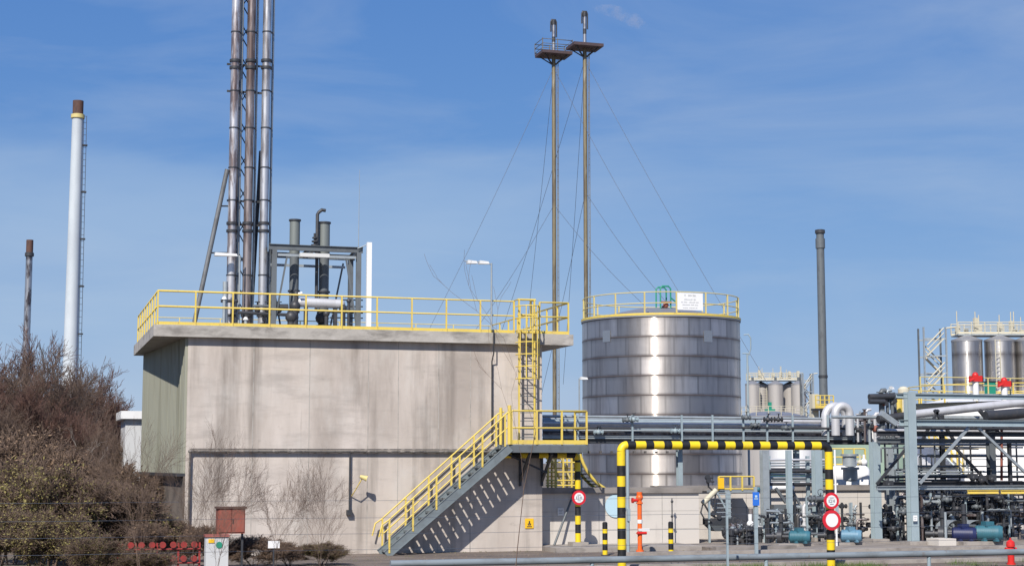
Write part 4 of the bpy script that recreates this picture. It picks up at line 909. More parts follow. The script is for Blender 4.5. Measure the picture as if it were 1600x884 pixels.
manifold('cluster of small pinkish pipes rising between the silver loops and the valve bridge', 1340, 1372, 632, 690, 58, 21, 7, ('galv','silver','rusty_brown','white'))
manifold('cluster of upright pipes and valves at the left end of the right truss', 1374, 1402, 612, 690, 55, 22, 6, ('galv','silver','darkgrey'), (.04,.09))

# right hand truss with crossing pipes
YT = 50.6
tr = thing('pipe_truss', 'tall grey steel truss carrying pipes at the right edge with large pale column', 'truss', P(1425, 856, Y=YT))
column(tr, 1425, 612, YT, .31, 'grey_blue')
column(tr, 1368, 690, 52.6, .30, 'grey_blue')
column(tr, 1391, 700, 54.4, .22, 'galv')
column(tr, 1550, 640, 53.4, .26, 'darkgrey'); column(tr, 1474, 640, 54.8, .16, 'dark'); column(tr, 1579, 690, 52.4, .12, 'dark'); column(tr, 1630, 612, YT, .31, 'grey_blue')
def hb(px0, px1, py, Y, w_, h_, m, nm='beam'):
    a_ = P(px0, py, Y=Y); x1 = P(px1, py, Y=Y).x; b = MB(); b.ibeam((a_.x,Y,a_.z),(x1,Y,a_.z), w_, h_); b.build(nm, MT[m], tr)
def hp(px0, px1, py, Y, r, m, py1=None):
    a_ = P(px0, py, Y=Y); c_ = P(px1, py1 if py1 else py, Y=Y)
    if py1 is None: c_.z = a_.z
    b = MB(); b.cyl(a_, c_, r, n=12); b.build('pipe', MT[m], tr)
hb(1400, 1660, 618, YT+.2, .16, .16, 'grey_blue'); hb(1405, 1660, 660, YT+.2, .2, .22, 'grey_blue'); hb(1370, 1660, 677, YT+1.6, .16, .18, 'dark')
hb(1370, 1660, 688, YT+.9, .16, .16, 'darkgrey'); hb(1370, 1660, 757, YT+1.8, .2, .22, 'dark'); hb(1370, 1660, 762, YT+.6, .14, .14, 'galv')
hb(1512, 1560, 768, YT+.2, .1, .14, 'yellow'); hb(1564, 1660, 768, YT+.2, .1, .14, 'yellow')
def diag(px0, py0, px1, py1, Y, w_, m):
    b = MB(); b.beam(P(px0,py0,Y=Y), P(px1,py1,Y=Y), w_, w_); b.build('diagonal', MT[m], tr)
diag(1437,755,1515,666,YT+.3,.09,'galv'); diag(1524,664,1604,740,YT+.3,.09,'galv'); diag(1488,694,1546,756,YT+1.7,.09,'dark'); diag(1416,700,1370,756,YT+1.7,.09,'dark')
diag(1466,640,1440,690,YT+3,.1,'dark'); diag(1460,640,1492,690,YT+3,.1,'dark'); diag(1376,645,1400,662,YT+3,.2,'galv'); diag(1560,676,1530,640,YT+3,.12,'dark')
hp(1428,1600,647,54.0,.16,'silver',628); hp(1428,1640,636,56.0,.14,'cream',628); hp(1430,1640,652,55.0,.09,'galv'); hp(1430,1660,668,53.0,.07,'dark'); hp(1420,1660,694,53.6,.05,'galv'); hp(1372,1660,672,54,.06,'silver')
hp(1358,1423,620,54.6,.12,'dark',618); hp(1358,1382,627,54.5,.10,'dark'); hp(1372,1424,655,54.6,.15,'dark',648); hp(1300,1420,651,55.6,.06,'galv'); hp(1540,1660,650,53,.2,'dark',640); hp(1480,1660,631,57,.1,'silver')
hp(1440,1660,712,56.2,.04,'dark'); hp(1370,1660,745,53.8,.05,'dark'); hp(1400,1660,737,54.2,.035,'galv'); hp(1370,1500,750,54.5,.04,'darkgrey'); hp(1565,1565,640,53.5,.05,'red_cab',750)
rt_ = random.Random(4)
for i in range(22):
    py = rt_.uniform(696, 752); a_ = rt_.uniform(1370, 1520); Yk = 53.2+rt_.random()*3.2
    b = MB(); ra_ = rt_.uniform(.018, .04); x0_, x1_b, z_ = run(b, a_, a_+rt_.uniform(50, 150), py, Yk, ra_, 6)
    if i % 2: b.tube([(x0_,Yk,z_),(x0_-.04,Yk,z_-.03),(x0_-.05,Yk,z_-.1),(x0_-.05,Yk,z_-rt_.uniform(.5,1.6))], ra_, 6)
    b.build('pipe', MT[rt_.choice(('dark','dark','galv','darkgrey','cream'))], tr)
for px in (1384, 1404, 1440, 1462, 1500, 1518, 1590):
    q = P(px, 757, Y=54.5); b = MB(); b.cyl((q.x,54.5,q.z),(q.x,54.5,P(px,692,Y=54.5).z), .035, n=6); b.build('pipe', MT[rt_.choice(('dark','darkgrey'))], tr)
for px, Y in ((1445,YT+.4),(1500,YT+.4),(1538,YT+.4),(1575,YT+.4),(1600,YT+.4)):
    x = P(px,670,Y=Y).x; b = MB(); b.beam((x,Y-.1,P(px,664,Y=Y).z),(x,Y+1.8,P(px,664,Y=Y).z), .08, .1); b.build('cross_beam', MT['darkgrey'], tr)
# black valve box on the truss
for px, py in ((1549,748),(1533,750),(1520,746),(1388,757)):
    c = P(px, py, Y=YT+1.2); b = MB(); b.ball(c, .13, 10); b.box(c.x-.16, c.x+.16, c.y-.1, c.y+.1, c.z-.02, c.z+.15); b.cyl(c, c+Vector((0,0,.35)), .03, n=6); vo = b.build('valve', MT['dark'], tr); b = MB(); b.disc(c+Vector((0,0,.35)), (0,0,1), .13, .02, 14); b.build('handwheel', MT['dark'], vo)
# top platform railing with red monitors
t = thing('truss_platform', 'platform with pale yellow railing on top of the right truss', 'platform', P(1440, 612, Y=55))
a_ = P(1432, 614, Y=55); x1 = P(1640, 614, Y=55).x
b = MB(); b.box(a_.x, x1, 54.6, 56.2, a_.z-.06, a_.z); b.build('deck', MT['galv'], t)
railing('', '', [(a_.x,54.7,a_.z),(x1,54.7,a_.z)], parent=t, mt='yellow_pale', h=.62, mid=(.32,), r=.02, post=1.0, toe=.0)
def monitor(label, px, py):
    c = P(px, py, Y=54.4); t = thing('fire_monitor', label, 'fire monitor', (c.x,54.4,a_.z))
    b = MB(); b.cyl((c.x,54.4,a_.z-.3),(c.x,54.4,c.z-.1), .12, n=12); b.build('stand', MT['white'], t)
    b = MB(); b.box(c.x-.2, c.x+.22, 54.25, 54.55, c.z-.12, c.z+.1); b.cyl(c+Vector((.1,0,.05)), c+Vector((-.4,-.2,-.12)), .07, .05, 10); b.ball(c+Vector((0,0,.12)), .13, 10); b.build('nozzle', MT['red'], t)
    b = MB(); b.disc(c+Vector((.28,0,0)), (1,0,0), .12, .03, 14); b.build('handwheel', MT['dark'], t)
monitor('left red fire monitor on a white stand in front of the first big silo', 1524, 591)
monitor('right red fire monitor on a white stand below the second big silo', 1569, 599)
c = P(1548, 603, Y=55.4); t = thing('green_cabinet', 'small green cabinet on the truss platform between the red monitors', 'cabinet', (c.x,55.4,a_.z))
b = MB(); b.box(c.x-.16, c.x+.16, 55.3, 55.6, a_.z, c.z+.16); b.build('body', MT['green'], t); b = MB(); b.box(c.x-.19, c.x+.19, 55.27, 55.63, c.z+.16, c.z+.2); b.build('lid', MT['dark'], t)
c = P(1412, 622, Y=56); t = thing('filter_vessel', 'cream upright filter vessel beside the top of the large pale column', 'vessel', (c.x,56,P(1412,655,Y=56).z))
b = MB(); z0 = P(1412,655,Y=56).z; z1 = P(1412,604,Y=56).z; b.lathe((c.x,56,0), [(.0,z0),(.22,z0+.05),(.22,z1-.1),(.12,z1),(0,z1+.02)], 18); b.build('shell', MT['cream'], t)
b = MB(); b.cyl((c.x-.25,56,z0+.2),(c.x-.25,56,z0+.75), .18, n=14); b.ball((c.x-.25,56,z0+.75), .18); b.build('side_pot', MT['yellow'], t)
lamp('tiny pinkish lamp on a short stem over the valve bridge', 1390, 606, 55.6, P(1390,640,Y=55.6).z, 1396, 1, pole_r=.02)

# ------------------------------------------------------------------ hazard portals, signs, bollards
def stripe_tube(b, pts, r, seg, start=0, n=14, caps=True):
    """striped tube along a polyline; material index alternates every seg metres"""
    k = start; pts = [Vector(p) for p in pts]; carry = seg
    for a_, c_ in zip(pts, pts[1:]):
        Ld = (c_-a_).length; d = (c_-a_)/Ld; pos = 0
        while pos < Ld-1e-6:
            st_ = min(carry, Ld-pos); b.m = k % 2; b.cyl(a_+d*pos, a_+d*(pos+st_), r, n=n, caps=False); pos += st_; carry -= st_
            if carry < 1e-6: carry = seg; k += 1
    b.m = 0; return k
HZ = [MT['haz_yellow'], MT['haz_black']]
YPT = 41.6
xa = P(971, 780, Y=YPT).x; xc = P(1296.5, 780, Y=YPT).x; zp = P(1100, 695.5, Y=YPT).z
pt = thing('height_portal', 'big yellow and black striped height limit portal in front of the steel tank', 'portal', (xa, YPT, 0))
rp_ = .118
for x in (xa, xc):
    b = MB(); zz = zp-.17; k = 0; segs = [.39 if x == xa else .50]+[.285]*14
    for s_ in segs:
        z0 = max(0, zz-s_); b.m = k % 2; b.cyl((x,YPT,z0),(x,YPT,zz), rp_, n=16, caps=False); zz = z0; k += 1
        if zz <= 0: break
    b.m = 0; b.build('post', HZ, pt)
    b = MB(); sg = 1 if x == xa else -1; b.tube([(x+sg*.17*(1-math.cos(a)), YPT, zp-.17+.17*math.sin(a)) for a in [math.pi/2*j/6 for j in range(7)]], rp_*.98, 16); b.build('elbow', MT['haz_black'] if x == xc else MT['haz_yellow'], pt)
b = MB(); k = 1; x = xa+.17; stw = (xc-xa-.34)/22.4; i = 0
while x < xc-.18:
    wd = stw*1.12 if k % 2 == 0 else stw*.88; wd = min(wd, xc-.17-x); b.m = k % 2; b.cyl((x,YPT,zp),(x+wd,YPT,zp), rp_, n=16, caps=False); x += wd; k += 1
b.m = 0; b.build('crossbar', HZ, pt)
for px_, Y_, m_, lab_ in ((981, 49.5, 'grey_blue', 'thin blue grey pipe stand right behind the left portal post'), (1306, 50.5, 'white', 'thin pale pipe stand right behind the right portal post')):
    x = P(px_, 780, Y=Y_).x; t = thing('pipe_stand', lab_, 'pipe stand', (x,Y_,0)); zt = P(px_, 702, Y=Y_).z
    b = MB(); b.cyl((x,Y_,.02),(x,Y_,zt), .055 if px_ < 1000 else .035, n=10); b.build('pipe', MT[m_], t)
    b = MB(); b.cyl((x,Y_,0),(x,Y_,.02), .13, n=12); b.build('base_plate', MT['dark'], t)
    b = MB(); b.box(x-.05, x+.05, Y_-.1, Y_-.05, 1.1, 1.5); b.build('junction_box', MT['grey_blue'], t)
# second portal behind, beside the stair
YP2 = YBW-1.3
x2 = P(903, 780, Y=YP2).x; zp2 = P(903, 711, Y=YP2).z
pt2 = thing('height_portal', 'slimmer striped portal post and bar behind the stair landing with a round sign', 'portal', (x2, YP2, 0))
b = MB(); stripe_tube(b, [(x2,YP2,.3),(x2,YP2,zp2-.15)], .10, .30); b.build('post', HZ, pt2)
b = MB(); stripe_tube(b, [(x2-.1,YP2,zp2),(x2-3.0,YP2,zp2)], .10, .33, 1); b.build('crossbar', HZ, pt2)
b = MB(); b.tube([(x2,YP2,zp2-.16),(x2-.02,YP2,zp2-.04),(x2-.11,YP2,zp2)], .10, 12); b.build('elbow', MT['haz_yellow'], pt2)
b = MB(); b.box(x2-.28, x2+.28, YP2-.28, YP2+.28, 0, .3); b.build('footing', MT['kerb'], pt2)
def round_sign(label, px, py, Y, r, marks, group='round red rimmed traffic signs'):
    c = P(px, py, Y=Y); t = thing('round_sign', label, 'sign', (c.x,Y,c.z-r), group)
    b = MB(); b.disc(c, (0,1,0), r, .03, 32); b.build('rim', MT['signred'], t)
    b = MB(); b.disc(c-Vector((0,.018,0)), (0,1,0), r*.68, .01, 32); b.build('face', MT['white'], t)
    if marks:
        b = MB()
        for (x0,x1,z0,z1) in marks: b.box(c.x+x0*r, c.x+x1*r, Y-.03, Y-.024, c.z+z0*r, c.z+z1*r)
        b.build('print', MT['greyink'], t)
    b = MB(); b.box(c.x-.04, c.x+.04, Y+.016, Y+.09, c.z-.05, c.z+.05); b.build('clamp', MT['galv'], t)
MK = [(-.42,-.30,-.2,.2),(-.22,-.02,-.2,-.1),(-.08,-.02,-.2,.2),(-.22,-.08,.1,.2),(.12,.2,-.2,.2),(.2,.34,-.02,.05),(.34,.42,-.2,.2),(-.25,.25,.34,.42),(-.25,.25,-.42,-.34)]
round_sign('round red rimmed height sign on the slimmer striped post near the stair', 904.5, 777, YP2-.18, .25, MK)
round_sign('upper round red rimmed sign with grey marks on the right portal post', 1299, 782, YPT-.2, .235, MK)
round_sign('lower and larger round sign with blank white face on the right portal post', 1299.5, 812, YPT-.2, .285, None)
def bollard(label, px, ybot, h, first=None):
    q = P(px, ybot, Z=0.004)
    if first is None:
        t = thing('bollard', label, 'bollard', (q.x,q.y,0), 'striped bollards')
        b = MB(); z = 0; k = 0
        for s_ in (.17, .20, .13, .22, .13, .20): b.m = k % 2; b.cyl((q.x,q.y,z),(q.x,q.y,z+s_), .085, n=14, caps=False); z += s_; k += 1
        b.m = 1; b.cyl((q.x,q.y,z),(q.x,q.y,z+.03), .085, .05, 14); b.m = 0; b.build('post', HZ, t)
        b = MB(); b.cyl((q.x,q.y,0),(q.x,q.y,.03), .15, n=14); b.build('base_plate', MT['dark'], t)
    else: t = copy_tree(first); put(t, (q.x,q.y,0), label)
    return t
b0 = bollard('short striped bollard left of the big portal post', 945.5, 867, .9)
bollard('short striped bollard right of the orange hydrant', 1048.5, 866, .9, b0)
t = thing('marker_rod', 'thin dark rod with two knobs standing behind the right bollard', 'rod', P(1050, 852, Y=53.1))
a_ = P(1050, 790, Y=53.1); b = MB(); b.cyl((a_.x,53.1,0),(a_.x,53.1,P(1050,778,Y=53.1).z), .02, n=6); b.build('rod', MT['dark'], t)
for py in (783, 806): b = MB(); b.ball(P(1050,py,Y=53.1), .055, 8); b.build('knob', MT['dark'], t)
# orange standpipe
q = P(1000, 866, Z=.004); t = thing('hydrant', 'tall orange standpipe hydrant with white collar between portal post and bollard', 'hydrant', (q.x,q.y,0))
Yh = q.y; x = q.x; zh = P(1000, 771, Y=Yh).z
b = MB(); b.cyl((x,Yh,0),(x,Yh,.16), .13, n=14); b.cyl((x,Yh,.16),(x,Yh,zh-.1), .075, n=12); b.ball((x,Yh,zh-.12), .12, 12); b.cyl((x,Yh,zh-.1),(x,Yh,zh+.06), .085, .10, 12)
b.disc((x,Yh,zh-.3), (0,0,1), .11, .05, 12); b.disc((x,Yh,.7), (0,0,1), .12, .05, 12); b.build('barrel', MT['orange'], t)
b = MB(); z = P(1000,827,Y=Yh).z; b.box(x-.07, x+.30, Yh-.12, Yh+.02, z-.04, z+.04); b.build('white_arm', MT['white'], t)
b = MB(); z = P(1000,814,Y=Yh).z; b.cyl((x,Yh,z-.06),(x,Yh,z+.06), .09, n=12); b.build('collar', MT['white'], t)
b = MB(); z = P(1000,781,Y=Yh).z; b.cyl((x,Yh,z),(x-.25,Yh-.05,z), .05, n=10); b.disc((x-.26,Yh-.05,z), (1,0,0), .09, .05, 12); b.build('outlet', MT['red'], t); b = MB(); z = P(1000,832,Y=Yh).z; b.cyl((x-.12,Yh-.08,z),(x+.2,Yh-.08,z), .05, n=10); b.build('outlet', MT['red'], t)
# red hydrant right
q = P(1580, 880, Y=41.6); q.z = 0; t = thing('hydrant', 'short red ground hydrant by the grey rail at the right edge', 'hydrant', q)
x, Yh = q.x, q.y
b = MB(); b.cyl((x,Yh,0),(x,Yh,.05), .13, n=14); b.cyl((x,Yh,.05),(x,Yh,.52), .10, n=14); b.lathe((x,Yh,.52), [(.13,0),(.13,.05),(.12,.14),(.05,.2),(0,.2)], 14); b.build('barrel', MT['red'], t)
b = MB(); b.cyl((x-.18,Yh,.45),(x+.18,Yh,.45), .055, n=12); b.build('outlet', MT['red'], t); b = MB(); b.cyl((x,Yh,.70),(x,Yh,.78), .03, n=6); b.build('spindle', MT['red'], t)
b = MB(); b.cyl((x,Yh,.40),(x,Yh,.44), .108, n=14); b.tube([(x-.14,Yh-.1,.38),(x,Yh-.13,.33),(x+.15,Yh-.09,.37)], .015, 6); b.build('chain', MT['white'], t)
# blue sign on a post
q = P(1182, 868, Z=.004); t = thing('sign_post', 'grey post carrying a small blue plate in front of the pipework', 'sign', (q.x,q.y,0))
b = MB(); b.beam((q.x,q.y,0),(q.x,q.y,P(1182,760,Y=q.y).z), .11, .06); b.build('post', MT['grey_blue'], t)
c = P(1181, 778, Y=q.y-.06); b = MB(); b.box(c.x-.11, c.x+.12, c.y-.012, c.y+.012, c.z-.23, c.z+.20); b.build('plate', MT['signblue'], t)
b = MB(); b.box(c.x-.06, c.x+.07, c.y-.018, c.y-.0125, c.z-.03, c.z+.0); b.box(c.x-.035, c.x+.045, c.y-.018, c.y-.0125, c.z+.03, c.z+.10); b.build('print', MT['paleblue'], t)
c = P(1185, 764, Y=q.y+.02); b = MB(); b.ball(c, .09, 8, (.8,.6,.9)); b.build('lamp', MT['teal'], t)
# ------------------------------------------------------------------ front tube rail
YR = 40.7
MT['railm'] = mat('weathered_rail_paint', (.20,.235,.26), .6, 0, [((.11,.12,.125),(1.2,3,3),.45,.68,.8), ((.14,.09,.06),(5,5,5),.62,.75,.6)])
z0 = P(1200, 869, Y=YR).z; xr0 = P(610, 880, Y=YR).x
t = thing('tube_barrier', 'long low grey tube barrier running along the front of the yard', 'barrier', (xr0, YR, 0))
b = MB(); b.cyl((xr0,YR,z0),(46,YR,z0), .09, n=14); b.build('tube', MT['railm'], t)
x = xr0+.4
while x < 46: b = MB(); b.cyl((x,YR+.02,0),(x,YR+.02,z0-.05), .055, n=10); b.build('post', MT['grey_blue'], t); x += 5.1
# wire fence
YW = 39.0
t = thing('wire_fence', 'thin wire strand fence crossing in front of the whole plant', 'fence', (4, YW, 0))
for py in (779, 805, 829, 853):
    z = P(850, py, Y=YW).z; b = MB(); b.tube([(-14+i*5, YW, z-.02*(i%2)) for i in range(13)], .004, 4); b.build('wire', MT['wire'], t)
x = -14
for px in (-40, 1137, 1670):
    xx = P(px, 800, Y=YW).x; b = MB(); b.beam((xx,YW+.05,0),(xx,YW+.05,2.15), .05, .05); b.build('post', MT['grey_blue'], t)

# ------------------------------------------------------------------ pumps and ground level pipework (right)
def pump(label, px, Y, m, sc=1.0, mcasing='dark'):
    q = P(px, 800, Y=Y); x = q.x; s = sc; z = .12+.30*s
    t = thing('pump', label, 'pump', (x, Y, .12), 'motor driven pumps')
    b = MB(); b.box(x-.75*s, x+.55*s, Y-.28*s, Y+.28*s, .12, .12+.09*s); b.build('base_frame', MT['kerb'], t)
    # motor axis mostly along x, turned slightly to the camera
    d = Vector((.80,-.6,0)); a_ = Vector((x-.15*s,Y+.02,z)); c_ = a_+d*.55*s
    b = MB(); b.cyl(a_, c_, .20*s, n=22)
    b.cyl(c_, c_+d*.10*s, .215*s, .17*s, 22); b.cyl(a_-d*.05*s, a_, .16*s, .21*s, 22)
    b.box(a_.x+.10*s, a_.x+.34*s, Y-.26*s, Y-.02*s, z+.17*s, z+.30*s)
    for sx in (.1, .4): e = a_+d*sx*s; b.box(e.x-.05*s, e.x+.05*s, e.y-.2*s, e.y+.2*s, .12+.09*s, z-.12*s)
    mo = b.build('motor', MT[m], t)
    b = MB()
    for k in range(9):
        e = a_+d*(.05+.05*k)*s; b.cyl(e-d*.006, e+d*.006, .222*s, n=20)
    b.build('cooling_fins', MT[m], mo)
    b = MB(); b.cyl(c_+d*.10*s, c_+d*.112*s, .09*s, n=16); b.build('fan_grille', MT['dark'], mo)
    b = MB(); e = a_-d*.32*s; b.cyl(e, a_-d*.05*s, .07*s, n=10); b.cyl(e-d*.12*s, e+d*.04*s, .23*s, n=20); b.cyl(e+Vector((0,0,.1*s)), e+Vector((0,0,.75*s)), .07*s, n=10); b.disc(e+Vector((0,0,.5*s)), (0,0,1), .12*s, .04, 12)
    b.cyl(e-d*.12*s, e-d*.5*s, .09*s, n=12); b.disc(e-d*.25*s, d, .15*s, .05, 14); b.build('casing', MT[mcasing], t)
    return t
pump('teal pump motor near the red hydrant, biggest of the motors', 1534, 50.0, 'teal', 1.35)
pump('dark blue pump with round casing left of the big teal motor', 1497, 50.3, 'blue', 1.2, 'dark')
pump('blue pump motor left of the striped right portal post', 1242, 51.0, 'teal', 1.05)
pump('light blue pump motor right of the striped right portal post', 1322, 51.2, 'lightblue', 1.05)
t = thing('plinth_block', 'pale concrete pump plinth beside the dark blue pump', 'plinth', P(1480, 856, Y=49.6))
a_ = P(1467, 855, Y=49.6); c_ = P(1494, 842, Y=49.6); b = MB(); b.box(a_.x, c_.x, 49.6, 50.4, .12, P(1480,841,Y=49.6).z); tagm = b.build('block', MT['bund'], t)
b = MB(); xx = P(1479,830,Y=49.9).x; b.cyl((xx,49.95,P(1480,841,Y=49.6).z),(xx,49.95,P(1480,800,Y=49.6).z), .05, n=8); b.build('stub_pipe', MT['galv'], t)
for px, w_, lab in ((1489,.85,'left grey arched guard hood behind the dark blue pump'),(1524,1.1,'right and wider grey arched guard hood behind the teal motor')):
    c = P(px, 818, Y=51.4); t = thing('guard_hood', lab, 'hood', (c.x,51.4,.12)); b = MB()
    pts = [(c.x-w_/2*math.cos(a), c.z-.18+.32*math.sin(a)) for a in [math.pi*j/10 for j in range(11)]]
    for (xa_,za_),(xb_,zb_) in zip(pts, pts[1:]): b.add([(xa_,51.1,za_),(xb_,51.1,zb_),(xb_,51.9,zb_),(xa_,51.9,za_)], [(0,1,2,3)])
    b.build('hood', MT['galv'], t); b = MB()
    for dx in (-w_/2, w_/2): b.beam((c.x+dx,51.5,.12),(c.x+dx,51.5,c.z-.18), .08)
    b.build('legs', MT['dark'], t)
# structured clutter frames
def skid(label, px0, px1, ytop, Y, seed, nv, nh, mats, depth=2.2, rmax=.09, vm=('dark','darkgrey'), hw=True):
    rn = random.Random(seed); x0 = P(px0, 780, Y=Y).x; x1 = P(px1, 780, Y=Y).x; zt = P(px0, ytop, Y=Y).z
    t = thing('pipe_skid', label, 'pipework', ((x0+x1)/2, Y, .12))
    for i in range(nv):
        x = rn.uniform(x0, x1); y = Y+rn.random()*depth; z0 = .12; z1 = rn.uniform(.6, zt)
        r = rn.uniform(.025, rmax); b = MB()
        if rn.random() < .5:
            x2 = min(x1, max(x0, x+rn.uniform(-.9,.9))); b.tube([(x,y,z0),(x,y,z1-.1),(x+(.06 if x2 > x else -.06),y,z1-.02),(x2,y,z1)], r, 8)
        else: b.cyl((x,y,z0),(x,y,z1), r, n=8)
        for k in range(rn.randint(1,3)): zz = rn.uniform(.3, z1-.05); b.disc((x,y,zz), (0,0,1), r*1.8, .045, 10)
        b.build('riser_pipe', MT[rn.choice(mats)], t)
    for i in range(nh):
        z = .2+(zt-.25)*((i+rn.random())/nh); y = Y+rn.random()*depth; a_ = rn.uniform(x0, x0+(x1-x0)*.5); c_ = rn.uniform(a_+(x1-x0)*.3, x1); r = rn.uniform(.02, rmax)
        b = MB(); b.cyl((a_,y,z),(c_,y,z), r, n=8)
        for k in range(rn.randint(1,4)): xx = rn.uniform(a_, c_); b.disc((xx,y,z), (1,0,0), r*1.8, .045, 10)
        if rn.random() < .5: b.tube([(c_,y,z),(c_+.05,y,z-.03),(c_+.07,y,z-.12),(c_+.07,y,max(.12,z-.7))], r, 8)
        b.build('line_pipe', MT[rn.choice(mats)], t)
    if hw:
        for i in range(max(3, nv//3)):
            c = Vector((rn.uniform(x0,x1), Y+rn.uniform(-.1,.8), rn.uniform(.4, zt-.1))); s = rn.uniform(.08,.14)
            b = MB(); b.ball(c, s, 8); b.cyl(c-Vector((s*1.6,0,0)), c+Vector((s*1.6,0,0)), s*.55, n=8); b.cyl(c, c+Vector((0,-.08,s*2.4)), .015, n=6)
            vo = b.build('valve', MT[rn.choice(vm)], t); b = MB()
            a0 = 2*math.pi/12; hc = c+Vector((0,-.09,s*2.5)); b.tube([hc+Vector((s*1.1*math.cos(a0*j), s*.3*math.sin(a0*j), s*1.05*math.sin(a0*j))) for j in range(13)], .012, 5)
            b.build('handwheel', MT['dark'], vo)
    for i in range(3):
        x = x0+(x1-x0)*(i+.5)/3; b = MB(); b.beam((x,Y+.4,.12),(x,Y+.4,zt), .07); b.build('support', MT['grey_blue' if i % 2 else 'dark'], t)
    return t
DK = ('dark','dark','dark','darkgrey','galv','rusty_brown')
MD = ('galv','grey_blue','darkgrey','silver','dark')
skid('dense black pipework and valves under the truss beside the pale column', 1436, 1490, 770, 52.0, 31, 22, 14, DK)
skid('dense black pipework behind the dark blue pump and guard hoods', 1490, 1545, 768, 52.2, 32, 22, 14, DK)
skid('dense black pipework at the right edge behind the red hydrant', 1545, 1625, 768, 52.0, 33, 26, 16, DK)
skid('second row of dark pipework deeper under the right truss', 1440, 1620, 766, 54.4, 34, 30, 14, DK, 1.2)
skid('dark pipes and valves between the two pale columns', 1396, 1424, 790, 52.6, 35, 12, 9, DK)
skid('grey pipe and valve cluster behind the blue plate post', 1200, 1242, 795, 52.5, 36, 14, 9, MD+DK)
skid('low dark pump cluster left of the thick portal side column', 1140, 1186, 822, 52.0, 37, 14, 8, DK, 1.5, .11)
skid('grey pipework between the blue pump and the right portal post', 1240, 1296, 775, 53.2, 38, 12, 8, MD)
skid('thin pipes and handwheels on the bund wall right of the portal', 1316, 1360, 785, 54.5, 39, 9, 6, DK, 1.2, .05)
skid('dense upper black pipework hanging between truss beam and pumps', 1440, 1560, 776, 53.2, 40, 18, 16, DK, 1.0, .07)
# horizontal grey pipes between columns above the bund
t = thing('pipe_rack', 'stack of horizontal grey pipes and small beams between the two thick grey columns', 'pipe rack', P(1235, 760, Y=55))
rn = random.Random(9)
for i, py in enumerate((718, 723, 727, 732, 736, 741, 746, 750, 756)):
    b = MB(); Yk = 54.6+(i%4)*.5; run(b, 1200+rn.randint(-4,6), 1275+rn.randint(-6,16), py, Yk, rn.uniform(.03,.075), 8); b.build('pipe', MT[rn.choice(('galv','silver','grey_blue','dark','galv'))], t)
b = MB(); a_ = P(1200,762,Y=54.6); c_ = P(1240,762,Y=54.6); b.cyl((a_.x,54.6,a_.z),(c_.x,54.6,a_.z), .09, n=10); b.build('pipe', MT['white'], t)
for px, Y, w_, m in ((1195, 53.9, .26, 'galv'), (1233, 53.4, .18, 'grey_blue'), (1277, 54.0, .30, 'grey_blue')): column(t, px, 703, Y, w_, m)
for px in (1201, 1262):
    x = P(px,740,Y=54.8).x; b = MB(); b.beam((x,54.8,.12),(x,54.8,P(px,712,Y=54.8).z), .12); b.build('upright', MT['grey_blue'], t)
b = MB(); b.beam(P(1238,766,Y=54.3), P(1270,825,Y=54.3), .08); b.build('brace', MT['darkgrey'], t); b = MB(); b.beam(P(1212,762,Y=54.3), P(1228,785,Y=54.3), .10); b.build('brace', MT['darkgrey'], t)
b = MB(); a_ = P(1204,788,Y=54); c_ = P(1232,796,Y=54); b.box(a_.x, c_.x, 53.7, 54.3, c_.z, a_.z); b.build('tray', MT['darkgrey'], t)
# left part: small valve platform with yellow railing
t = thing('valve_platform', 'small steel platform with yellow railing at the right foot of the steel tank', 'platform', P(1150, 766, Y=55.6))
a_ = P(1123, 766, Y=55.4); c_ = P(1178, 766, Y=55.4)
b = MB(); b.box(a_.x, c_.x, 55.4, 56.5, a_.z-.08, a_.z); b.build('deck', MT['galv'], t)
railing('', '', [(a_.x,55.4,a_.z),(c_.x,55.4,a_.z)], parent=t, h=.52, mid=(.06,), r=.028, post=.42, toe=0)
b = MB(); b.box(P(1122,750,Y=55.3).x, P(1131,750,Y=55.3).x, 55.28, 55.32, P(1122,763,Y=55.3).z, P(1122,746,Y=55.3).z); b.build('warning_plate', MT['signyellow'], t)
for px in (1137, 1180):
    x = P(px,800,Y=55.4).x; b = MB(); b.beam((x,55.35,0),(x,55.35,a_.z-.08), .16, .12); b.build('leg', MT['grey_blue'], t)
b = MB(); b.beam(P(1120,768,Y=55.4), P(1140,806,Y=55.4), .06); b.build('brace', MT['grey_blue'], t)
t = thing('loading_arm', 'pale lagged arm with hoses and grey box in front of the bund wall', 'loading arm', P(1112, 855, Y=54))
b = MB(); b.cyl(P(1098,786,Y=54), P(1119,765,Y=54), .10, n=12); b.build('lagged_pipe', MT['cream'], t)
b = MB(); b.beam((P(1108,800,Y=54).x,54,0),(P(1108,800,Y=54).x,54,P(1108,778,Y=54).z), .07); b.build('post', MT['grey_blue'], t)
b = MB(); b.tube([P(1098,788,Y=54), P(1095,800,Y=53.9), P(1101,811,Y=53.9), P(1112,812,Y=53.8)], .03, 6); b.tube([P(1101,788,Y=54), P(1108,800,Y=54), P(1118,808,Y=54)], .035, 6); b.tube([P(1106,745,Y=54), P(1107,760,Y=54), P(1118,770,Y=54), P(1116,806,Y=54)], .03, 6); b.build('hose', MT['dark'], t)
a_ = P(1110,810,Y=53.9); c_ = P(1152,829,Y=53.9); b = MB(); b.box(a_.x, c_.x, 53.9, 54.6, (a_.z+c_.z)/2, a_.z); b.build('junction_box', MT['dark'], t)
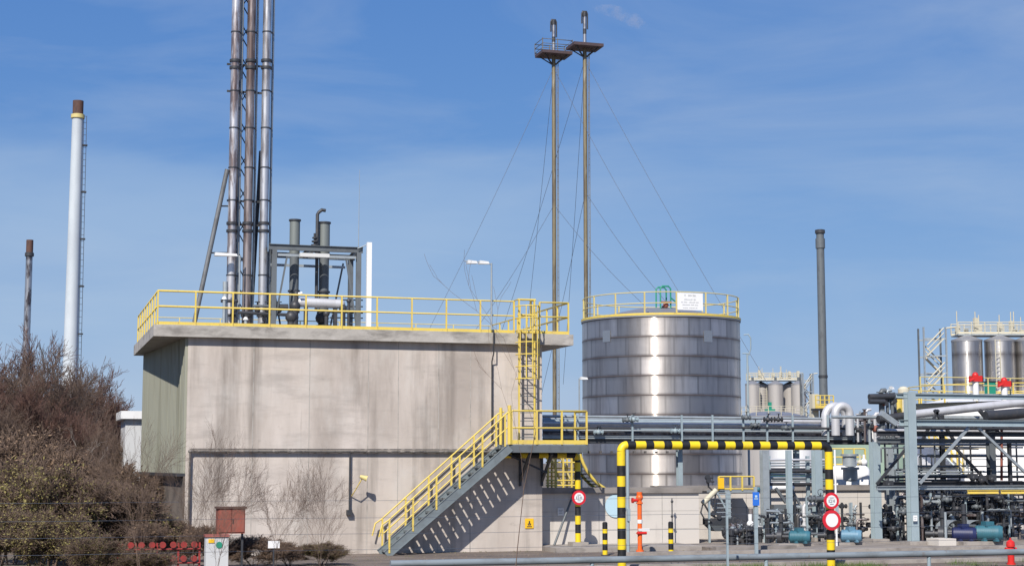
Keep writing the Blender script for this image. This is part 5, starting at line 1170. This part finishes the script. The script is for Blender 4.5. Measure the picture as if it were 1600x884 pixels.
b = MB(); b.hull([(a_.x,53.88,(a_.z+c_.z)/2-.01),(c_.x,53.88,(a_.z+c_.z)/2-.01),(c_.x,54.5,(a_.z+c_.z)/2-.01),(a_.x,54.5,(a_.z+c_.z)/2-.01)][::-1], [(a_.x+.2,53.95,c_.z),(c_.x-.05,53.95,c_.z),(c_.x-.05,54.4,c_.z),(a_.x+.2,54.4,c_.z)][::-1]); b.build('drip_tray', MT['darkgrey'], t)
for px, py in ((1104,746),(1106,752),(1113,803),(1122,809)):
    c = P(px,py,Y=53.95); b = MB(); b.ball(c, .08, 8); b.disc(c+Vector((0,-.1,.05)), (0,1,0), .09, .02, 12); b.cyl(c, c+Vector((.25,0,0)), .03, n=6); b.build('valve', MT['dark'], t)
for i in range(6):
    b = MB(); z = P(1120,772+i*7,Y=54.2).z; x = P(1113,780,Y=54.2).x; b.cyl((x,54.2,z),(x+.75,54.2,z), .022, n=6); b.build('tube', MT['galv'], t)
for px, py in ((1168,802),(1172,818)):
    pass
t = thing('white_pot', 'white dosing pot on a grey pedestal left of the blue plate post', 'vessel', P(1172, 858, Y=53))
b = MB(); x = P(1172,800,Y=53).x; b.cyl((x,53,.12),(x,53,P(1172,824,Y=53).z), .05, n=8); b.build('pedestal', MT['grey_blue'], t)
b = MB(); z = P(1172,818,Y=53).z; b.ball((x,53,z), .13, 12); b.cyl((x,53,z),(x,53,z+.36), .06, .08, 12); b.build('pot', MT['white'], t)
for px, py, lab in ((1396,805,'white gauge box on the thin column between the pale columns'), (1430,809,'small white plate on the large pale column')):
    c = P(px, py, Y=50.35 if px > 1400 else 54.2); panel('equipment_plate', lab, 'sign', c, .16 if px > 1400 else .34, .20 if px > 1400 else .36, MT['white'], [(.2,.8,.6,.66),(.2,.7,.3,.36)], 'greyink')
# low trench cover in front of the bund
b = MB(); a_ = P(1062,849,Y=53.4); c_ = P(1170,860,Y=50.4); b.box(P(1060,852,Y=52.4).x, P(1180,852,Y=52.4).x, 49.2, 49.5, .0, .24)
tag(b.build('trench_edge', MT['coping'], None, (P(1060,852,Y=52.4).x,49.2,0)), 'low dark concrete upstand on the yard between bollard and blue plate post', 'upstand')

# ------------------------------------------------------------------ things at lower left
c = P(360, 814, Y=46); t = thing('red_cabinet', 'faded red metal cabinet standing in front of the concrete wall', 'cabinet', (c.x, 46, 0))
z1 = P(360,794,Y=46).z; z0_ = P(360,833,Y=46).z; x0 = P(340,814,Y=46).x; x1 = P(383,814,Y=46).x
b = MB(); b.box(x0, x1, 46, 46.45, z0_, z1); b.build('body', MT['red_cab'], t)
b = MB(); b.box(x0-.04, x1+.04, 45.95, 46.5, z1, z1+.05); b.build('lid', MT['rust'], t)
b = MB(); b.box(x0+.03, (x0+x1)/2-.01, 45.975, 45.998, z0_+.04, z1-.04); b.build('door', MT['red_cab'], t)
b = MB(); b.box((x0+x1)/2+.01, x1-.03, 45.975, 45.998, z0_+.04, z1-.04); dr = b.build('door', MT['red_cab'], t)
b = MB(); b.box((x0+x1)/2+.03, (x0+x1)/2+.05, 45.95, 45.974, (z0_+z1)/2-.06, (z0_+z1)/2+.06); b.build('handle', MT['dark'], dr)
for x in (x0+.05, x1-.05): b = MB(); b.beam((x,46.2,0),(x,46.2,z0_), .06); b.build('leg', MT['dark'], t)
x0 = P(322,850,Y=44.6).x; x1 = P(357,850,Y=44.6).x; z1 = P(340,838,Y=44.6).z
t = thing('utility_box', 'weathered grey utility box with yellow and green labels below the red cabinet', 'utility box', ((x0+x1)/2, 44.6, 0))
b = MB(); b.box(x0, x1, 44.6, 45.0, 0, z1); b.build('body', MT['annex'], t)
b = MB(); b.hull([(x0-.03,44.56,z1),(x1+.03,44.56,z1),(x1+.03,45.04,z1),(x0-.03,45.04,z1)], [(x0-.03,44.62,z1+.06),(x1+.03,44.62,z1+.06),(x1+.03,44.98,z1+.06),(x0-.03,44.98,z1+.06)]); b.build('lid', MT['red_cab'], t)
b = MB(); b.box(x0+.06, x0+.22, 44.58, 44.598, z1-.16, z1-.06); b.build('label_plate', MT['signyellow'], t)
b = MB(); b.disc(((x0+x1)/2+.05,44.59,z1-.22), (0,1,0), .09, .012, 16); b.build('label_disc', MT['green'], t)
c = P(428, 850, Y=45); t = thing('pale_marker', 'small pale marker plate on a short post right of the utility box', 'marker', (c.x,45,0))
b = MB(); b.box(c.x-.16, c.x+.16, 45, 45.03, c.z-.1, c.z+.1); b.build('plate', MT['white'], t); b = MB(); b.beam((c.x,45.05,0),(c.x,45.05,c.z), .04); b.build('post', MT['dark'], t)
# red barrier
MT['red_dk'] = mat('dull_red_plastic', (.30,.03,.025), .6, 0, [((.12,.03,.025),(6,6,6),.45,.7,.7)])
YBR = 43.4; x0 = P(178, 860, Y=YBR).x; x1 = P(312, 860, Y=YBR).x
t = thing('red_barrier', 'low red barrier of two rails with round reflectors in the scrub at lower left', 'barrier', (x0, YBR, 0))
for py in (858, 880): b = MB(); z = P(220,py,Y=YBR).z; b.cyl((x0,YBR,z),(x1,YBR,z), .022, n=8); b.build('rail', MT['red_dk'], t)
for i in range(8):
    for py in (851, 873):
        x = x0+.15+(x1-x0-.3)*i/7; z = P(220,py,Y=YBR).z; b = MB(); b.disc((x,YBR-.05,z), (0,1,0), .085, .04, 14); b.build('reflector', MT['red_dk'], t)
for i in range(5): x = x0+(x1-x0)*i/4; b = MB(); b.beam((x,YBR+.05,0),(x,YBR+.05,P(220,848,Y=YBR).z), .05); b.build('post', MT['red_dk'], t)

MT['pale_bark'] = mat('pale_bark', (.34,.30,.26), .9, 0, [((.15,.12,.10),(3,3,1.5),.45,.65,.8)])
# ------------------------------------------------------------------ vegetation
def prism(b, p, q, r0, r1):
    d = (q-p)
    if d.length < 1e-5: return
    d.normalize(); up = Vector((0,0,1)) if abs(d.z) < .9 else Vector((1,0,0)); a = d.cross(up).normalized(); c = d.cross(a)
    o = len(b.v)
    for pp, rr in ((p,r0),(q,r1)):
        for k in range(3):
            an_ = 2*math.pi*k/3; v = pp+a*rr*math.cos(an_)+c*rr*math.sin(an_); b.v.append((v.x,v.y,v.z))
    for k in range(3): b.f.append([o+k, o+3+k, o+3+(k+1)%3, o+(k+1)%3]); b.sm.append(True); b.mi.append(b.m)
def grow(tb, cb, p, d, ln, r, lev, rn, maxlev, nb, spread, upb, minr):
    seg = 3; q = p
    for i in range(seg):
        d = (d+Vector((rn.uniform(-1,1),rn.uniform(-1,1),rn.uniform(-.6,1)*upb))*.16).normalized()
        n = q+d*ln/seg; r1 = max(minr, r*(1-.16)); prism(tb if lev < 2 else cb, q, n, r, r1); q = n; r = r1
        if lev < maxlev:
            for k in range(nb if i else nb//2):
                a = rn.uniform(0, 2*math.pi); s = rn.uniform(.35, 1)*spread
                u = d.orthogonal().normalized(); v = d.cross(u); dd = (d+ (u*math.cos(a)+v*math.sin(a))*s+Vector((0,0,.15*upb))).normalized()
                grow(tb, cb, q, dd, ln*rn.uniform(.5,.72), max(minr, r*.55), lev+1, rn, maxlev, nb, spread, upb, minr)
def bare_tree(name, label, h, seed, maxlev=4, nb=2, spread=.9, minr=.007, stems=1, r0=None, tm='bark', cm='twig', cat='tree', upb=1, group=None, leaf=0, leafm='leaf', lsz=.06, part=('trunk','crown')):
    rn = random.Random(seed); tb = MB(); cb = MB()
    for s in range(stems):
        a = rn.uniform(0, 6.28); d = Vector((math.cos(a)*.35*(stems > 1), math.sin(a)*.35*(stems > 1), 1)).normalized()
        grow(tb, cb, Vector((math.cos(a)*.15*(stems > 1)*h*.4, math.sin(a)*.15*(stems > 1)*h*.4, 0)), d, h*.50, (r0 or h*.018), 0, rn, maxlev, nb, spread, upb, minr)
    t = thing(name, label, cat, (0,0,0), group)
    tb.build(part[0], MT[tm], t)
    if leaf:
        base = list(cb.v)
        cb.m = 1
        for i in range(leaf):
            v = Vector(rn.choice(base))+Vector((rn.gauss(0,.06),rn.gauss(0,.06),rn.gauss(0,.06))); u = Vector((rn.uniform(-1,1),rn.uniform(-1,1),rn.uniform(-1,1))).normalized(); w_ = u.orthogonal().normalized(); s = lsz*rn.uniform(.5,1.3)
            cb.add([v-w_*s*.4, v+u*s, v+w_*s*.4, v-u*s], [(0,1,2,3)])
        cb.m = 0
    cb.build(part[1], [MT[cm], MT[leafm]], t)
    return t
tA = bare_tree('bare_tree', 'x', 8.5, 1, 5, 2, .95, .010, stems=2, cm='twig', group='bare trees at the left')
tB = bare_tree('bare_tree', 'x', 8.5, 2, 5, 2, 1.05, .010, stems=3, cm='twig2', group='bare trees at the left')
tP = bare_tree('bare_tree', 'x', 6.5, 31, 4, 1, .9, .012, stems=2, r0=.085, tm='pale_bark', cm='pale_bark', group='bare trees at the left')
def hz(px, py, D): return P(px, py, D=D).z
spots = [(tA, 2, 83, 520, 'tallest bare tree at the left edge before the slim grey chimney', 0), (tB, 48, 80, 556, 'bare reddish tree between the two left chimneys', 1), (tA, 92, 88, 582, 'bare tree hiding the foot of the tall white chimney', 2.1),
         (tB, 130, 84, 612, 'bare tree just right of the tall white chimney', 3), (tA, 165, 90, 622, 'rounded bare tree nearest the whitewashed annex', 4), (tB, -15, 70, 560, 'bare tree cut off by the left edge lower down', 5),
         (tA, 30, 66, 600, 'nearer bare tree below the slim grey chimney', 1.3), (tB, 75, 64, 625, 'nearer bare tree in the brown thicket below the white chimney', 2.6), (tA, 112, 66, 650, 'nearer low bare tree right of the thicket centre', 3.9),
         (tB, 150, 68, 668, 'nearer low bare tree close to the annex wall', 5.2), (tB, 110, 110, 602, 'distant bare tree directly behind the white chimney foot', .7), (tA, 188, 108, 640, 'distant bare tree just behind the annex roof', .9)]
spots.append((tP, 112, 60, 605, 'small pale barked tree in front of the thicket below the white chimney', 1.0))
used = set()
for src, px, D, ytop, lab, rz in spots:
    o = src if src.name not in used else copy_tree(src)
    used.add(src.name); hgt = hz(px, ytop, D); q = xy0(px, D); k = hgt/9.3
    put(o, q, lab, rz, (k*.95, k*.95, k))
bA = bare_tree('bush', 'x', 2.6, 11, 4, 3, 1.2, .008, stems=5, r0=.03, tm='twig2', cm='twig2', cat='bush', upb=.6, group='scrub bushes at lower left', leaf=5000, leafm='deadleaf', lsz=.05, part=('stem','foliage'))
bB = bare_tree('bush', 'x', 2.6, 12, 4, 3, 1.2, .008, stems=5, r0=.03, tm='twig2', cm='twig2', cat='bush', upb=.5, group='scrub bushes at lower left', leaf=9000, leafm='leaf', lsz=.055, part=('stem','foliage'))
bsp = [(bA, 5, 57, 672, 'brown bush at the left edge, highest of the scrub', 0), (bA, 62, 55, 690, 'brown bush below the white chimney', 1), (bA, 118, 56, 705, 'brown bush between white chimney and annex', 2), (bA, 165, 57, 722, 'brown bush at the foot of the annex', 3),
       (bB, 20, 48, 735, 'olive bush at the left edge below the brown scrub', 1.5), (bB, 85, 47, 745, 'olive bush in the middle of the lower left scrub', 2.5), (bA, 135, 48, 750, 'brown bush above the left end of the red barrier', 3.5), (bB, 185, 48.5, 765, 'olive bush in front of the annex base', 4.5),
       (bB, 225, 48, 800, 'olive brown bush in front of the green cladding', .5), (bA, 262, 48.5, 815, 'thin brown bush at the front corner of the building', 5.5),
       (bB, 0, 43.5, 800, 'dark olive bush in the bottom left corner', .2), (bB, 60, 43.2, 808, 'olive bush on the bottom edge left of the red barrier', 1.2), (bB, 110, 43.6, 815, 'olive bush touching the left end of the red barrier', 2.2), (bB, 160, 41, 842, 'olive bush half hiding the left end of the red barrier', 3.2), (bB, 238, 41, 862, 'small olive bush in front of the middle of the red barrier', 4.2), (bA, 215, 45, 818, 'brown bush behind the middle of the red barrier', 4.9),
       (bA, 300, 46, 822, 'brown bush left of the red cabinet', 5.2), (bA, 400, 46.5, 838, 'low brown scrub right of the red cabinet', .4), (bA, 455, 47, 845, 'low scrub in front of the blank concrete wall', 1.9), (bB, 505, 47.5, 850, 'low olive scrub near the foot of the stair', 2.9)]
used = set()
for src, px, D, ytop, lab, rz in bsp:
    o = src if src.name not in used else copy_tree(src); used.add(src.name)
    hgt = max(.35, hz(px, ytop, D)); k = hgt/2.75; put(o, xy0(px, D), lab, rz, (max(k,.45)*1.15, max(k,.45)*1.15, k))
# thin bare saplings in front of the concrete wall
sA = bare_tree('sapling', 'x', 5, 23, 4, 1, .8, .0025, stems=1, r0=.011, tm='twig2', cm='twig2', cat='sapling', group='thin bare saplings in front of the wall', part=('trunk','crown'))
sB = bare_tree('sapling', 'x', 5, 24, 4, 2, 1.0, .0025, stems=2, r0=.014, tm='twig2', cm='twig2', cat='sapling', group='thin bare saplings in front of the wall', part=('trunk','crown'))
ssp = [(sA, 800, 33, 385, 'tall thin bare sapling rising above the roof near the caged ladder', 0), (sB, 325, 36, 722, 'bare twiggy sapling in front of the wall pipe left end', 1), (sB, 415, 37, 738, 'bare twiggy sapling in front of the middle of the wall', 2), (sB, 500, 37, 728, 'bare twiggy sapling left of the small wall lamp', 3), (sB, 240, 36, 650, 'bare twiggy sapling in front of the green cladding', 4), (sB, 290, 38, 690, 'bare twiggy sapling before the front corner of the building', .6)]
used = set()
for src, px, D, ytop, lab, rz in ssp:
    o = src if src.name not in used else copy_tree(src); used.add(src.name)
    k = hz(px, ytop, D)/5.0; put(o, xy0(px, D), lab, rz, (k*.8, k*.8, k))
# grass tufts along the front verge
rn = random.Random(77); b = MB()
for i in range(900):
    x = rn.uniform(9, 34); y = rn.uniform(41.0, 42.9)
    dens = math.sin(x*1.7)+math.sin(x*.63+1)+rn.random()
    if dens < .75: continue
    for k in range(16):
        px_ = x+rn.gauss(0,.12); py_ = y+rn.gauss(0,.10); h = rn.uniform(.05,.20); a = rn.uniform(0,6.28); w_ = .006; l = rn.gauss(0,.05)
        b.add([(px_-w_*math.cos(a),py_-w_*math.sin(a),0),(px_+w_*math.cos(a),py_+w_*math.sin(a),0),(px_+l,py_+rn.gauss(0,.04),h)], [(0,1,2)])
tag(b.build('grass', MT['grass']), 'patchy green grass along the verge in front of the grey barrier', 'grass', kind='stuff')
rn = random.Random(78); b = MB()
for i in range(5000):
    x = rn.uniform(2, 34); y = rn.uniform(41.0, 56.5); s = rn.uniform(.01,.035)
    if 22.5 < x and y > 48: continue
    b.add([(x-s,y-s,.004),(x+s,y-s*.7,.004),(x+s*.6,y+s,.004),(x,y,.004+s*1.1)], [(0,1,3),(1,2,3),(2,0,3)])
tag(b.build('gravel', MT['soil']), 'loose gravel scattered over the yard', 'gravel', kind='stuff')

# ------------------------------------------------------------------ smoke wisp from the right mast
pts = [P(x, y, D=116+i*.6) for i, (x, y) in enumerate(((919,14),(935,14),(955,17),(975,24),(992,33),(1010,44)))]
b = MB(); b.tube(pts, .3, 12, rs=[.12,.32,.5,.55,.6,.25])
sm = b.build('smoke', None, None, pts[0]); sm.data.materials.clear()
import bmesh
bm_ = bmesh.new(); bm_.from_mesh(sm.data); bmesh.ops.remove_doubles(bm_, verts=bm_.verts, dist=1e-4); bmesh.ops.recalc_face_normals(bm_, faces=bm_.faces); bm_.to_mesh(sm.data); bm_.free()
ms = bpy.data.materials.new('thin_smoke'); ms.use_nodes = True; n = ms.node_tree.nodes; l = ms.node_tree.links
n.remove(n['Principled BSDF']); pv = n.new('ShaderNodeVolumePrincipled'); pv.inputs['Color'].default_value = (.95,.9,.9,1)
tx = n.new('ShaderNodeTexCoord'); nn_ = n.new('ShaderNodeTexNoise'); nn_.inputs['Scale'].default_value = 1.3; nn_.inputs['Detail'].default_value = 4; l.new(tx.outputs['Object'], nn_.inputs['Vector'])
mr = n.new('ShaderNodeMapRange'); mr.inputs['From Min'].default_value = .42; mr.inputs['From Max'].default_value = .7; mr.inputs['To Max'].default_value = .38; l.new(nn_.outputs['Fac'], mr.inputs['Value'])
l.new(mr.outputs[0], pv.inputs['Density']); l.new(pv.outputs[0], n['Material Output'].inputs['Volume']); sm.data.materials.append(ms)
tag(sm, 'faint white smoke wisp drifting right from the taller mast tip', 'smoke', kind='stuff')
